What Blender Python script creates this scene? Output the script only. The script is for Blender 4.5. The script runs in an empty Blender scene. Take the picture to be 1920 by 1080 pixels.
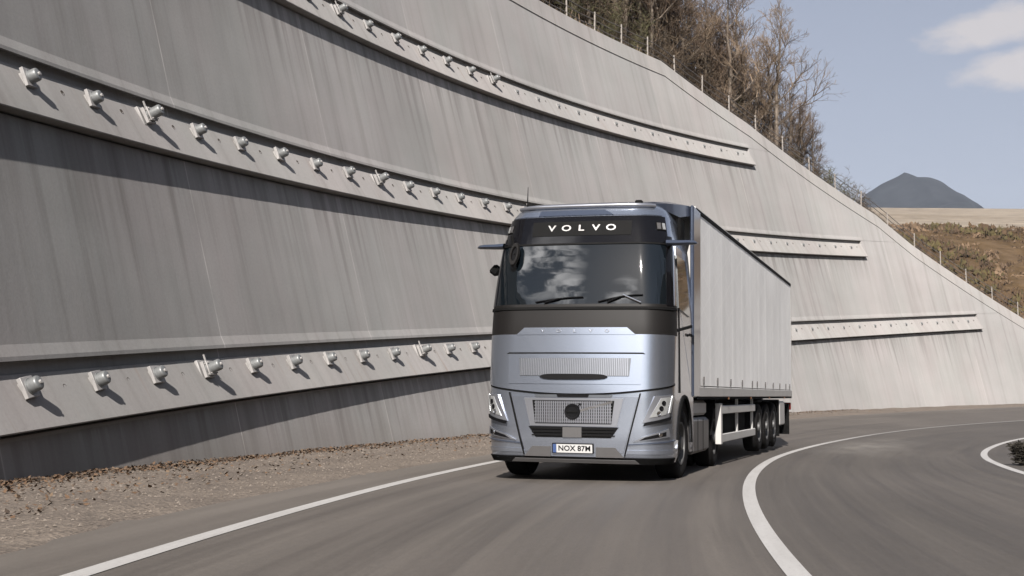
import bpy, math, random
from mathutils import Vector, Matrix, noise
random.seed(7)
sc = bpy.context.scene
PI = math.pi
def R(d): return math.radians(d)

# ------------------------------------------------------------------ camera
F_PX = 2375.0
cam_d = bpy.data.cameras.new('camera'); cam = bpy.data.objects.new('camera', cam_d)
sc.collection.objects.link(cam); sc.camera = cam
cam_d.sensor_width = 36.0; cam_d.lens = F_PX / 1920 * 36
cam_d.clip_start = 0.1; cam_d.clip_end = 20000
PITCH = math.atan(214 / F_PX)
cam.location = (0, 0, 0); cam.rotation_euler = (PI / 2 + PITCH, 0, 0)

# ------------------------------------------------------------------ light
SUN_AZ = -8.3      # degrees from straight behind the camera, towards +X
SUN_EL = 38.0
sdir = Vector((math.sin(R(SUN_AZ)) * math.cos(R(SUN_EL)), -math.cos(R(SUN_AZ)) * math.cos(R(SUN_EL)), math.sin(R(SUN_EL))))
sd = bpy.data.lights.new('sun', 'SUN'); so = bpy.data.objects.new('sun', sd); sc.collection.objects.link(so)
sd.energy = 5.0; sd.angle = R(0.53); sd.color = (1.0, 0.94, 0.885)
so.rotation_euler = (-sdir).to_track_quat('-Z', 'Y').to_euler(); so.location = (0, -20, 30)
sc.view_settings.view_transform = 'Standard'; sc.view_settings.look = 'None'
sc.view_settings.exposure = 1.25; sc.view_settings.gamma = 1.0

world = bpy.data.worlds.new('World'); sc.world = world; world.use_nodes = True
wt = world.node_tree; wt.nodes.clear()
def wn(t, **k):
    n = wt.nodes.new(t)
    for a, b in k.items(): setattr(n, a, b)
    return n
def wl(a, b): wt.links.new(a, b)
out = wn('ShaderNodeOutputWorld'); bg = wn('ShaderNodeBackground'); bg.inputs['Strength'].default_value = 1.0
sky = wn('ShaderNodeTexSky', sky_type='NISHITA'); sky.sun_disc = False
sky.sun_elevation = R(SUN_EL); sky.sun_rotation = math.atan2(sdir.x, sdir.y)
sky.air_density = 1.0; sky.dust_density = 1.6; sky.ozone_density = 1.2; sky.altitude = 600
SKY = 0.050
skm = wn('ShaderNodeVectorMath', operation='SCALE'); skm.inputs['Scale'].default_value = SKY
wl(sky.outputs[0], skm.inputs[0])
hs = wn('ShaderNodeHueSaturation'); hs.inputs['Saturation'].default_value = 0.62
wl(skm.outputs[0], hs.inputs['Color'])
tc = wn('ShaderNodeTexCoord')
def wmath(op, a, b=None, clamp=False):
    n = wn('ShaderNodeMath', operation=op); n.use_clamp = clamp
    for i, v in enumerate((a, b)):
        if v is None: continue
        if hasattr(v, 'links') or hasattr(v, 'is_linked'): wl(v, n.inputs[i])
        else: n.inputs[i].default_value = v
    return n.outputs[0]
def pxdir(x, y):
    a = (x - 960) / F_PX; b = (540 - y) / F_PX
    return Vector((a, math.cos(PITCH) - b * math.sin(PITCH), math.sin(PITCH) + b * math.cos(PITCH))).normalized()
wmap = wn('ShaderNodeMapping'); wmap.inputs['Scale'].default_value = (1, 1, 2.2)
wl(tc.outputs['Generated'], wmap.inputs[0])
nz = wn('ShaderNodeTexNoise'); nz.inputs['Scale'].default_value = 22; nz.inputs['Detail'].default_value = 7; nz.inputs['Roughness'].default_value = 0.62
wl(wmap.outputs[0], nz.inputs['Vector'])
def blob(x, y, sx, sy, slope=0.0):
    d = pxdir(x, y)
    right = Vector((1, 0, 0)); up = Vector((0, -0.2, 1)).normalized()
    r2 = (right + up * slope).normalized(); u2 = (up - right * slope).normalized()
    sub = wn('ShaderNodeVectorMath', operation='SUBTRACT'); wl(tc.outputs['Generated'], sub.inputs[0]); sub.inputs[1].default_value = d
    dr = wn('ShaderNodeVectorMath', operation='DOT_PRODUCT'); wl(sub.outputs[0], dr.inputs[0]); dr.inputs[1].default_value = r2 / sx
    du = wn('ShaderNodeVectorMath', operation='DOT_PRODUCT'); wl(sub.outputs[0], du.inputs[0]); du.inputs[1].default_value = u2 / sy
    q = wmath('ADD', wmath('POWER', dr.outputs['Value'], 2.0), wmath('POWER', du.outputs['Value'], 2.0))
    return wmath('SUBTRACT', 1.0, wmath('SQRT', q), True)
b1 = blob(1890, 42, 0.068, 0.018, 0.20); b2 = blob(1910, 128, 0.048, 0.017, 0.18)
b3 = blob(1855, 62, 0.045, 0.010, 0.22)
bs = wmath('MAXIMUM', wmath('MAXIMUM', b1, b2), wmath('MULTIPLY', b3, 0.7))
nzs = wmath('MULTIPLY', wmath('SUBTRACT', nz.outputs['Fac'], 0.5), 1.5)
front = wmath('MULTIPLY', wmath('MULTIPLY', wmath('ADD', bs, wmath('MULTIPLY', nzs, wmath('GREATER_THAN', bs, 0.0))), 1.9, True), 0.85)
# broken cumulus in the part of the sky behind the camera (seen mirrored in the windscreen)
sep = wn('ShaderNodeSeparateXYZ'); wl(tc.outputs['Generated'], sep.inputs[0])
bm = wn('ShaderNodeMapping'); bm.inputs['Scale'].default_value = (.8, .8, 2.0); wl(tc.outputs['Generated'], bm.inputs[0])
nb = wn('ShaderNodeTexNoise'); nb.inputs['Scale'].default_value = 8.0; nb.inputs['Detail'].default_value = 9; nb.inputs['Roughness'].default_value = 0.62; nb.inputs['Distortion'].default_value = 0.6
wl(bm.outputs[0], nb.inputs['Vector'])
def rblob(d, rad):
    dn = wn('ShaderNodeVectorMath', operation='DISTANCE'); wl(tc.outputs['Generated'], dn.inputs[0]); dn.inputs[1].default_value = Vector(d).normalized()
    return wmath('SUBTRACT', 1.0, wmath('DIVIDE', dn.outputs['Value'], rad), True)
rb = wmath('MAXIMUM', rblob((-.54, -.58, .61), .20), wmath('MAXIMUM', rblob((-.238, -.793, .480), .09), rblob((-.45, -.70, .50), .09)))
back = wmath('MULTIPLY', wmath('MULTIPLY', wmath('SUBTRACT', nb.outputs['Fac'], 0.46), 7.0, True), wmath('MULTIPLY', rb, 2.0, True))
clm = front
hz = wmath('POWER', 2.718, wmath('MULTIPLY', wmath('MAXIMUM', sep.outputs['Z'], 0.0), -2.4))
mh = wn('ShaderNodeMix', data_type='RGBA'); wl(wmath('MULTIPLY', wmath('MULTIPLY', hz, 0.88), wmath('MULTIPLY', wmath('ADD', sep.outputs['Y'], 0.25), 2.0, True)), mh.inputs['Factor']); wl(hs.outputs[0], mh.inputs['A']); mh.inputs['B'].default_value = (0.116, 0.115, 0.139, 1)
mx = wn('ShaderNodeMix', data_type='RGBA'); wl(clm, mx.inputs['Factor']); wl(mh.outputs['Result'], mx.inputs['A'])
mx.inputs['B'].default_value = (0.275, 0.256, 0.250, 1)
mr = wn('ShaderNodeMix', data_type='RGBA'); wl(back, mr.inputs['Factor']); wl(mx.outputs['Result'], mr.inputs['A']); mr.inputs['B'].default_value = (2.6, 2.55, 2.55, 1)
wl(mr.outputs['Result'], bg.inputs['Color']); wl(bg.outputs[0], out.inputs['Surface'])

# ------------------------------------------------------------------ helpers
col = sc.collection
def tag(o, label=None, cat=None, group=None, kind=None):
    if label: o['label'] = label
    if cat: o['category'] = cat
    if group: o['group'] = group
    if kind: o['kind'] = kind
    return o
def empty(name, loc=(0, 0, 0), label=None, cat=None, group=None, mat=None):
    o = bpy.data.objects.new(name, None); col.objects.link(o)
    if mat is not None: o.matrix_world = mat
    else: o.location = loc
    o.empty_display_size = 0.3
    return tag(o, label, cat, group)
def mesh_obj(name, verts, faces, mat, parent=None, uvs=None, smooth=False, fmat=None):
    me = bpy.data.meshes.new(name); me.from_pydata([tuple(v) for v in verts], [], faces)
    mats = mat if isinstance(mat, (list, tuple)) else [mat]
    for m in mats: me.materials.append(m)
    if uvs is not None:
        uvl = me.uv_layers.new(name='UVMap')
        for p in me.polygons:
            for li, vi in zip(p.loop_indices, p.vertices): uvl.data[li].uv = uvs[vi]
    if smooth:
        for p in me.polygons: p.use_smooth = True
    if fmat:
        for p, k in zip(me.polygons, fmat): p.material_index = k
    me.update()
    o = bpy.data.objects.new(name, me); col.objects.link(o)
    if parent is not None: o.parent = parent
    return o
def smart_smooth(o, ang=35):
    me = o.data
    for p in me.polygons: p.use_smooth = True
    try: me.set_sharp_from_angle(angle=R(ang))
    except Exception: pass
    return o
class MB:
    """collects shapes into one mesh"""
    def __init__(s): s.v = []; s.f = []; s.m = []; s.uv = []
    def add(s, vs, fs, mi=0, uv=None):
        b = len(s.v); s.v += [Vector(v) for v in vs]; s.f += [tuple(i + b for i in f) for f in fs]; s.m += [mi] * len(fs)
        s.uv += uv if uv else [(0, 0)] * len(vs)
    def box(s, x0, x1, y0, y1, z0, z1, mi=0, M=None, bev=0.0):
        if bev > 0:
            b = min(bev, (x1 - x0) * .45, (y1 - y0) * .45, (z1 - z0) * .45)
            vs = []; idx = {}
            for ix, x in enumerate((x0, x1)):
                for iy, y in enumerate((y0, y1)):
                    for iz, z in enumerate((z0, z1)):
                        dx = b if ix == 0 else -b; dy = b if iy == 0 else -b; dz = b if iz == 0 else -b
                        idx[ix, iy, iz, 0] = len(vs); vs.append(Vector((x, y + dy, z + dz)))
                        idx[ix, iy, iz, 1] = len(vs); vs.append(Vector((x + dx, y, z + dz)))
                        idx[ix, iy, iz, 2] = len(vs); vs.append(Vector((x + dx, y + dy, z)))
            fs = []
            def face(keys): fs.append(tuple(idx[k] for k in keys))
            for a in (0, 1):
                c = [(0, 0), (1, 0), (1, 1), (0, 1)]
                face([(a, p, q, 0) for p, q in (c if a else c[::-1])])
                face([(p, a, q, 1) for p, q in (c[::-1] if a else c)])
                face([(p, q, a, 2) for p, q in (c if a else c[::-1])])
            for p in (0, 1):
                for q in (0, 1):
                    face([(p, q, 0, 0), (p, q, 0, 1), (p, q, 1, 1), (p, q, 1, 0)])
                    face([(p, 0, q, 0), (p, 0, q, 2), (p, 1, q, 2), (p, 1, q, 0)])
                    face([(0, p, q, 1), (0, p, q, 2), (1, p, q, 2), (1, p, q, 1)])
                    for r_ in (0, 1): face([(p, q, r_, 0), (p, q, r_, 1), (p, q, r_, 2)])
            # fix winding: point away from the centre
            cc = Vector(((x0 + x1) / 2, (y0 + y1) / 2, (z0 + z1) / 2)); ff = []
            for f in fs:
                n = (vs[f[1]] - vs[f[0]]).cross(vs[f[2]] - vs[f[0]]); m = sum((vs[i] for i in f), Vector()) / len(f)
                ff.append(f if n.dot(m - cc) > 0 else f[::-1])
            fs = ff
        else:
            vs = [Vector((x, y, z)) for x in (x0, x1) for y in (y0, y1) for z in (z0, z1)]
            fs = [(0, 1, 3, 2), (4, 6, 7, 5), (0, 4, 5, 1), (2, 3, 7, 6), (0, 2, 6, 4), (1, 5, 7, 3)]
        if M: vs = [M @ v for v in vs]
        s.add(vs, fs, mi)
    def tube(s, pts, rads, n=8, mi=0, cap=True):
        pts = [Vector(p) for p in pts]; b = len(s.v); N = len(pts)
        if not isinstance(rads, (list, tuple)): rads = [rads] * N
        up = Vector((0, 0, 1)); prev = None
        for i, p in enumerate(pts):
            t = (pts[min(i + 1, N - 1)] - pts[max(i - 1, 0)]); t = t.normalized() if t.length > 1e-9 else up
            a = prev - t * prev.dot(t) if prev is not None else (t.cross(up) if abs(t.z) < .95 else t.cross(Vector((1, 0, 0))))
            if a.length < 1e-6: a = t.orthogonal()
            a.normalize(); prev = a; c = t.cross(a)
            for k in range(n):
                w = 2 * PI * k / n; s.v.append(p + (a * math.cos(w) + c * math.sin(w)) * rads[i]); s.uv.append((k / n, i))
        for i in range(N - 1):
            for k in range(n):
                k2 = (k + 1) % n
                s.f.append((b + i * n + k, b + i * n + k2, b + (i + 1) * n + k2, b + (i + 1) * n + k)); s.m.append(mi)
        if cap:
            s.f.append(tuple(b + k for k in range(n))[::-1]); s.m.append(mi)
            s.f.append(tuple(b + (N - 1) * n + k for k in range(n))); s.m.append(mi)
    def lathe(s, prof, M, n=24, mi=0):
        """prof = [(radius, x)] swept round the local X axis"""
        b = len(s.v); m = len(prof)
        for r, x in prof:
            for k in range(n):
                w = 2 * PI * k / n; s.v.append(M @ Vector((x, r * math.cos(w), r * math.sin(w)))); s.uv.append((0, 0))
        for i in range(m - 1):
            for k in range(n):
                k2 = (k + 1) % n
                s.f.append((b + i * n + k, b + (i + 1) * n + k, b + (i + 1) * n + k2, b + i * n + k2)); s.m.append(mi)
    def build(s, name, mat, parent=None, smooth=None, uv=False):
        o = mesh_obj(name, s.v, s.f, mat, parent, uvs=s.uv if uv else None, fmat=s.m)
        if smooth: smart_smooth(o, smooth)
        return o

# ------------------------------------------------------------------ materials
class NT:
    def __init__(s, name):
        s.m = bpy.data.materials.new(name); s.m.use_nodes = True; s.t = s.m.node_tree; s.t.nodes.clear()
        s.out = s.n('ShaderNodeOutputMaterial'); s.b = s.n('ShaderNodeBsdfPrincipled'); s.l(s.b.outputs[0], s.out.inputs[0])
    def n(s, t, **k):
        x = s.t.nodes.new(t)
        for a, b in k.items(): setattr(x, a, b)
        return x
    def l(s, a, b): s.t.links.new(a, b)
    def setin(s, inp, v):
        if hasattr(v, 'is_linked'): s.l(v, inp)
        else: inp.default_value = v
    def math(s, op, a, b=None, c=None, clamp=False):
        x = s.n('ShaderNodeMath', operation=op); x.use_clamp = clamp
        for i, v in enumerate((a, b, c)):
            if v is not None: s.setin(x.inputs[i], v)
        return x.outputs[0]
    def vec(s, kind='Object'):
        return s.n('ShaderNodeTexCoord').outputs[kind]
    def mapping(s, v, scale=(1, 1, 1), loc=(0, 0, 0)):
        x = s.n('ShaderNodeMapping'); s.l(v, x.inputs[0]); x.inputs['Scale'].default_value = scale; x.inputs['Location'].default_value = loc
        return x.outputs[0]
    def noise(s, v, scale=1, detail=4, rough=.55, dist=0):
        x = s.n('ShaderNodeTexNoise'); s.l(v, x.inputs['Vector'])
        x.inputs['Scale'].default_value = scale; x.inputs['Detail'].default_value = detail; x.inputs['Roughness'].default_value = rough; x.inputs['Distortion'].default_value = dist
        return x.outputs['Fac']
    def ramp(s, f, stops):
        x = s.n('ShaderNodeValToRGB'); s.l(f, x.inputs[0]); e = x.color_ramp.elements
        while len(e) < len(stops): e.new(0.5)
        for i, (p, c) in enumerate(stops):
            e[i].position = p; e[i].color = (*c, 1) if len(c) == 3 else c
        return x.outputs[0]
    def mrange(s, v, a, b, c, d):
        x = s.n('ShaderNodeMapRange'); s.l(v, x.inputs[0])
        for i, k in enumerate((a, b, c, d)): x.inputs[i + 1].default_value = k
        return x.outputs[0]
    def mix(s, f, a, b, blend='MIX'):
        x = s.n('ShaderNodeMix', data_type='RGBA', blend_type=blend)
        s.setin(x.inputs['Factor'], f)
        s.setin(x.inputs['A'], a if hasattr(a, 'is_linked') else (*a, 1)); s.setin(x.inputs['B'], b if hasattr(b, 'is_linked') else (*b, 1))
        return x.outputs['Result']
    def base(s, v): s.setin(s.b.inputs['Base Color'], v if hasattr(v, 'is_linked') else (*v, 1))
    def set(s, **k):
        for a, v in k.items():
            s.setin(s.b.inputs[a.replace('_', ' ')], v)
        return s
    def bump(s, h, strength=.3, dist=.01):
        x = s.n('ShaderNodeBump'); s.l(h, x.inputs['Height']); x.inputs['Strength'].default_value = strength; x.inputs['Distance'].default_value = dist
        s.l(x.outputs[0], s.b.inputs['Normal']); return x
def plain(name, c, rough=.5, metal=0.0, var=.06, scale=3, **k):
    t = NT(name); v = t.vec(); f = t.noise(v, scale, 5)
    lo = tuple(x * (1 - var) for x in c); hi = tuple(min(1, x * (1 + var)) for x in c)
    t.base(t.ramp(f, [(.3, lo), (.7, hi)])); t.set(Roughness=rough, Metallic=metal)
    for a, b in k.items(): t.b.inputs[a.replace('_', ' ')].default_value = b
    return t.m

GR = 0.068; BEAMS = (-1.3504, 3.2305, 7.9527)
BEAM_END = (93.8, 82.3, 71.9)
PANEL = 7.365; SEAM0 = 26.03
def concrete(name, beam=False):
    t = NT(name); uv = t.vec('UV')
    sp = t.n('ShaderNodeSeparateXYZ'); t.l(uv, sp.inputs[0]); u, v = sp.outputs[0], sp.outputs[1]
    q = t.math('SUBTRACT', v, t.math('MULTIPLY', u, GR))
    # noise warp so that runs of water are never ruled lines
    big = t.noise(t.mapping(uv, (.10, .16, 1)), 1, 4, .6)
    st1 = t.noise(t.mapping(uv, (.75, .075, 1)), 1, 5, .62, .3)
    st2 = t.noise(t.mapping(uv, (2.7, .085, 1), (3, 7, 0)), 1, 4, .6, .2)
    st3 = t.noise(t.mapping(uv, (13, .5, 1), (9, 1, 0)), 1, 3, .6)
    fine = t.noise(t.mapping(uv, (18, 18, 1)), 1, 6, .7)
    base = t.ramp(big, [(.30, (0.2127, 0.2066, 0.2026)), (.50, (0.2435, 0.2375, 0.2341)), (.72, (0.2718, 0.2661, 0.2631))])
    shade_or_wear = t.mrange(t.math('ADD', u, t.math('MULTIPLY', big, 18.0)), 24, 46, .74, 1.0)  # dimmer light at the wall's left end, put into the concrete colour
    ob = t.n('ShaderNodeCombineColor'); [t.l(shade_or_wear, ob.inputs[i]) for i in range(3)]
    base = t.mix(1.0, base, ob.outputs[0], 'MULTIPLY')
    # every panel was poured on its own day
    pan = t.math('FLOOR', t.math('DIVIDE', t.math('SUBTRACT', u, SEAM0 - 100 * PANEL), PANEL))
    wnn = t.n('ShaderNodeTexWhiteNoise', noise_dimensions='1D'); t.l(pan, wnn.inputs['W'])
    c = t.mix(1.0, base, t.ramp(wnn.outputs['Value'], [(0, (.96, .96, .96)), (1, (1.04, 1.03, 1.02))]), 'MULTIPLY')
    c = t.mix(1.0, c, t.ramp(st1, [(.30, (.93, .928, .925)), (.50, (1.0, 1.0, 1.0)), (.75, (1.04, 1.035, 1.03))]), 'MULTIPLY')
    c = t.mix(1.0, c, t.ramp(st2, [(.29, (.80, .79, .785)), (.39, (.93, .925, .92)), (.50, (1, 1, 1)), (.74, (1.035, 1.03, 1.025))]), 'MULTIPLY')
    c = t.mix(1.0, c, t.ramp(st3, [(.3, (.985, .985, .985)), (.7, (1.01, 1.01, 1.01))]), 'MULTIPLY')
    c = t.mix(1.0, c, t.ramp(fine, [(.25, (.90, .90, .90)), (.6, (1.02, 1.02, 1.02))]), 'MULTIPLY')
    # faint reddish and greenish clouds in the cement
    tint = t.noise(t.mapping(uv, (.35, .22, 1), (5, 5, 0)), 1, 3, .6)
    c = t.mix(1.0, c, t.ramp(tint, [(.35, (.98, 1.0, .985)), (.65, (1.02, .995, .99))]), 'MULTIPLY')
    if not beam:
        # dark runs below each beam
        edge = t.noise(t.mapping(uv, (2.2, .02, 1), (1, 2, 0)), 1, 3, .6)
        length = t.mrange(edge, .45, .70, 0.05, 4.2)
        tot = None
        for a, e_ in zip(BEAMS, BEAM_END):
            d = t.math('SUBTRACT', a - .45, q)
            m = t.math('MULTIPLY', t.math('LESS_THAN', u, e_), t.math('MULTIPLY', t.math('GREATER_THAN', d, 0.0), t.math('SUBTRACT', 1.0, t.math('DIVIDE', d, length), None, True), None, True))
            tot = m if tot is None else t.math('MAXIMUM', tot, m)
        tot = t.math('MULTIPLY', tot, t.mrange(st2, .35, .6, 1.0, .35))
        c = t.mix(t.math('MULTIPLY', tot, .62), c, (0.1014, 0.0936, 0.08814))
        # pale lime joint between panels
        fr = t.math('FRACT', t.math('DIVIDE', t.math('SUBTRACT', u, SEAM0 - 100 * PANEL), PANEL))
        dd = t.math('MULTIPLY', t.math('MINIMUM', fr, t.math('SUBTRACT', 1.0, fr)), PANEL)
        jn = t.noise(t.mapping(uv, (.6, .7, 1), (2, 8, 0)), 1, 4, .6)
        jl = t.math('MULTIPLY', t.math('SUBTRACT', 1.0, t.math('DIVIDE', dd, .028), None, True), t.mrange(jn, .38, .6, .15, .95))
        c = t.mix(jl, c, (0.3744, 0.3588, 0.3432))
        wide = t.math('MULTIPLY', t.math('SUBTRACT', 1.0, t.math('DIVIDE', dd, .55), None, True), t.mrange(jn, .4, .65, 0.0, .22))
        c = t.mix(wide, c, (0.2964, 0.2808, 0.2691))
        # darker foot, splashed by the road
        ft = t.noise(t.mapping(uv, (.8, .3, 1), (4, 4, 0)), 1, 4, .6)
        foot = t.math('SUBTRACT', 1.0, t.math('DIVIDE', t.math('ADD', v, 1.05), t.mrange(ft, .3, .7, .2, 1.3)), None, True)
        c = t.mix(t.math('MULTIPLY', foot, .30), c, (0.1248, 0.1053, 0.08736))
    else:
        run = t.noise(t.mapping(uv, (6.0, .4, 1), (1, 6, 0)), 1, 3, .6)
        c = t.mix(t.mrange(run, .60, .72, 0, .35), c, (0.156, 0.1092, 0.0819))
        c = t.mix(1.0, c, (1.04, 1.03, 1.02), 'MULTIPLY')
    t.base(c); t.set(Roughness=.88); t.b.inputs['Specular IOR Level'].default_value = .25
    hgt = t.math('ADD', t.math('MULTIPLY', fine, .5), t.math('MULTIPLY', t.noise(t.mapping(uv, (2.5, 1.2, 1)), 1, 4), 1.0))
    t.bump(hgt, .35, .012)
    return t.m
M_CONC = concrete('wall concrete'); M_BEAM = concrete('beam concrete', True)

def m_asphalt():
    t = NT('asphalt'); uv = t.vec('UV')     # u = radius, v = distance along the road
    sp = t.n('ShaderNodeSeparateXYZ'); t.l(uv, sp.inputs[0]); u = sp.outputs[0]
    streak = t.noise(t.mapping(uv, (2.6, .045, 1)), 1, 6, .68, .15)
    streak2 = t.noise(t.mapping(uv, (9, .10, 1), (3, 3, 0)), 1, 5, .65)
    blot = t.noise(t.mapping(uv, (.35, .12, 1), (7, 1, 0)), 1, 5, .6)
    grain = t.noise(t.mapping(uv, (60, 60, 1)), 1, 3, .8)
    grit = t.noise(t.mapping(uv, (14, 14, 1)), 1, 5, .8)
    c = t.ramp(blot, [(.3, (0.05634, 0.05025, 0.04475)), (.7, (0.07387, 0.06598, 0.05909))])
    c = t.mix(1.0, c, t.ramp(streak, [(.3, (.78, .77, .77)), (.7, (1.2, 1.2, 1.19))]), 'MULTIPLY')
    c = t.mix(1.0, c, t.ramp(streak2, [(.3, (.90, .90, .90)), (.7, (1.1, 1.1, 1.09))]), 'MULTIPLY')
    c = t.mix(1.0, c, t.ramp(grain, [(.3, (.72, .72, .73)), (.7, (1.28, 1.27, 1.25))]), 'MULTIPLY')
    c = t.mix(1.0, c, t.ramp(grit, [(.3, (.85, .85, .85)), (.68, (1.12, 1.11, 1.1))]), 'MULTIPLY')
    # the inner lane is laid with a darker mix; dust gathers at the outer edge
    lane = t.mrange(u, 96.4, 97.0, 0.80, 1.0)
    cb = t.n('ShaderNodeCombineColor'); [t.l(lane, cb.inputs[i]) for i in range(3)]
    c = t.mix(1.0, c, cb.outputs[0], 'MULTIPLY')
    du = t.math('MULTIPLY', t.mrange(u, 100.6, 102.3, 0, 1), t.mrange(blot, .3, .6, .5, 1.1))
    c = t.mix(t.math('MULTIPLY', du, .55, None, True), c, (0.1209, 0.1069, 0.09204))
    v_ = sp.outputs[1]; pn = t.noise(t.mapping(uv, (1.2, .35, 1), (2, 6, 0)), 1, 4, .6)
    pr = t.math('MULTIPLY', t.math('SUBTRACT', 1.0, t.math('ABSOLUTE', t.math('DIVIDE', t.math('SUBTRACT', u, 95.4), 1.25)), None, True), t.math('SUBTRACT', 1.0, t.math('ABSOLUTE', t.math('DIVIDE', t.math('SUBTRACT', v_, 40.5), 9.0)), None, True))
    c = t.mix(t.math('MULTIPLY', t.math('MULTIPLY', pr, 1.3, None, True), t.mrange(pn, .35, .6, .1, .55)), c, (.15, .14, .125))
    t.base(c); t.set(Roughness=t.mrange(streak, .3, .7, .62, .8)); t.b.inputs['Specular IOR Level'].default_value = .35
    t.bump(grain, .5, .006); return t.m
def m_paint_line():
    t = NT('road paint'); uv = t.vec('UV')
    w = t.noise(t.mapping(uv, (30, 12, 1)), 1, 5, .75); w2 = t.noise(t.mapping(uv, (6, .5, 1)), 1, 4, .6)
    c = t.ramp(w, [(.30, (0.1744, 0.1643, 0.1576)), (.42, (0.2817, 0.275, 0.2683)), (.8, (0.3153, 0.3119, 0.3019))])
    c = t.mix(1.0, c, t.ramp(w2, [(.3, (.88, .875, .865)), (.7, (1.03, 1.03, 1.03))]), 'MULTIPLY')
    sp = t.n('ShaderNodeSeparateXYZ'); t.l(uv, sp.inputs[0])
    shade_or_wear = t.math('MULTIPLY', t.mrange(sp.outputs[1], 38, 52, 0, .78), t.math('GREATER_THAN', sp.outputs[0], 95.0))
    c = t.mix(shade_or_wear, c, (.105, .098, .09))
    t.base(c); t.set(Roughness=.6); t.bump(w, .3, .003); return t.m
def m_gravel():
    t = NT('gravel'); v = t.vec('Object')
    vo = t.n('ShaderNodeTexVoronoi'); t.l(v, vo.inputs['Vector']); vo.inputs['Scale'].default_value = 22
    big = t.noise(v, .7, 5, .65); mid = t.noise(v, 6, 6, .75)
    c = t.ramp(big, [(.3, (0.08073, 0.06548, 0.05313)), (.55, (0.1111, 0.09143, 0.07379)), (.75, (0.1356, 0.1136, 0.09322))])
    c = t.mix(1.0, c, t.ramp(mid, [(.3, (.62, .60, .58)), (.55, (1.02, 1.01, 1.0)), (.8, (1.28, 1.26, 1.24))]), 'MULTIPLY')
    vg = t.n('ShaderNodeRGBToBW'); t.l(vo.outputs['Color'], vg.inputs[0]); vr = t.ramp(vg.outputs[0], [(.2, (.72, .70, .69)), (.8, (1.25, 1.24, 1.22))]); c = t.mix(.7, c, vr, 'MULTIPLY')
    t.base(c); t.set(Roughness=.95)
    h = t.math('ADD', vo.outputs['Distance'], t.math('MULTIPLY', mid, 1.5)); t.bump(h, .8, .03); return t.m
def m_litter(name, a, b, c3, sc1=.25):
    t = NT(name); v = t.vec('Object')
    f = t.noise(v, sc1, 8, .7); g = t.noise(v, sc1 * 9, 6, .75)
    c = t.ramp(f, [(.30, a), (.5, b), (.70, c3)])
    c = t.mix(1.0, c, t.ramp(g, [(.3, (.6, .6, .6)), (.7, (1.3, 1.28, 1.25))]), 'MULTIPLY')
    t.base(c); t.set(Roughness=.97); t.b.inputs['Specular IOR Level'].default_value = .1
    t.bump(g, .8, .15); return t.m
M_ASPH = m_asphalt(); M_LINE = m_paint_line(); M_GRAV = m_gravel()
M_HILL = m_litter('leaf litter slope', (0.0312, 0.02262, 0.0156), (0.0507, 0.03744, 0.02418), (0.078, 0.06084, 0.04134))
M_SCRUBG = m_litter('scrub slope', (0.0392, 0.02527, 0.01382), (0.06208, 0.04092, 0.02149), (0.1111, 0.07823, 0.05117), .045)
M_FIELD = m_litter('pale field', (0.1392, 0.116, 0.08951), (0.179, 0.1538, 0.124), (0.1989, 0.1724, 0.1392), .02)
M_VERGE = m_litter('verge', (0.0585, 0.04836, 0.0351), (0.0858, 0.0741, 0.05148), (0.117, 0.0975, 0.0741), .5)
M_MOUNT = m_litter('forested mountain', (0.009846, 0.01255, 0.0141), (0.01477, 0.01742, 0.01938), (0.01969, 0.02161, 0.02553), .004)
M_STEEL = plain('galvanised steel', (.50, .51, .51), .42, .75, .12, 12)
M_CAP = plain('anchor cap paint', (.14, .145, .145), .45, .35, .16, 14)
M_PLATE = plain('bearing plate', (.24, .232, .225), .55, .2, .15, 9)
M_HOLE = plain('drain pipe inside', (.035, .028, .022), .9)
M_POST = plain('weathered post', (0.195, 0.1755, 0.156), .8, 0, .2, 8)
M_CABLE = plain('dark cable', (.10, .09, .085), .7, .2)

# ------------------------------------------------------------------ road / wall frame of reference
CX, CY, RW, BT = 97.7698, -2.386, 106.0434, 0.2531
def polar(s, r, z):
    th = s / RW
    return Vector((CX - r * math.cos(th), CY + r * math.sin(th), z))
def lerp(x, xs, ys):
    if x <= xs[0]: return ys[0]
    for i in range(len(xs) - 1):
        if x <= xs[i + 1]: return ys[i] + (ys[i + 1] - ys[i]) * (x - xs[i]) / (xs[i + 1] - xs[i])
    return ys[-1]
def ground_z(s):
    t = (s - 36) / 5.0
    sp = 5.0 * (math.log1p(math.exp(t)) if t < 30 else t)
    return -1.05 + .0150 * sp
def bank(s): return lerp(s, [20, 30, 45, 60, 75, 100], [0, .012, .040, .062, .085, .085])
def road_z(s, r): return ground_z(s) - bank(s) * max(0.0, 101.3 - r)
def top_z(s):
    return lerp(s, [-16, 22, 33, 50, 64.4, 72.4, 78.2, 84.8, 88.3, 99.2, 112], [1.6, 12.2, 15.8, 16.2, 16.5, 14.85, 13.1, 11.2, 9.6, 5.45, .6])
BEAM_END = (93.8, 82.3, 71.9); BEAM_START = (-6.0, 2.0, 20.0)
def bot(a, s): return lerp(s, [18, 42], [.065, 0]) if a == BEAMS[0] else 0.0
def wall_pt(s, z, e=0.0):
    """e > 0 into the wall, e < 0 proud of it"""
    return polar(s, RW + BT * z + e, z)
S0, S1 = -14.0, 112.0

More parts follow.
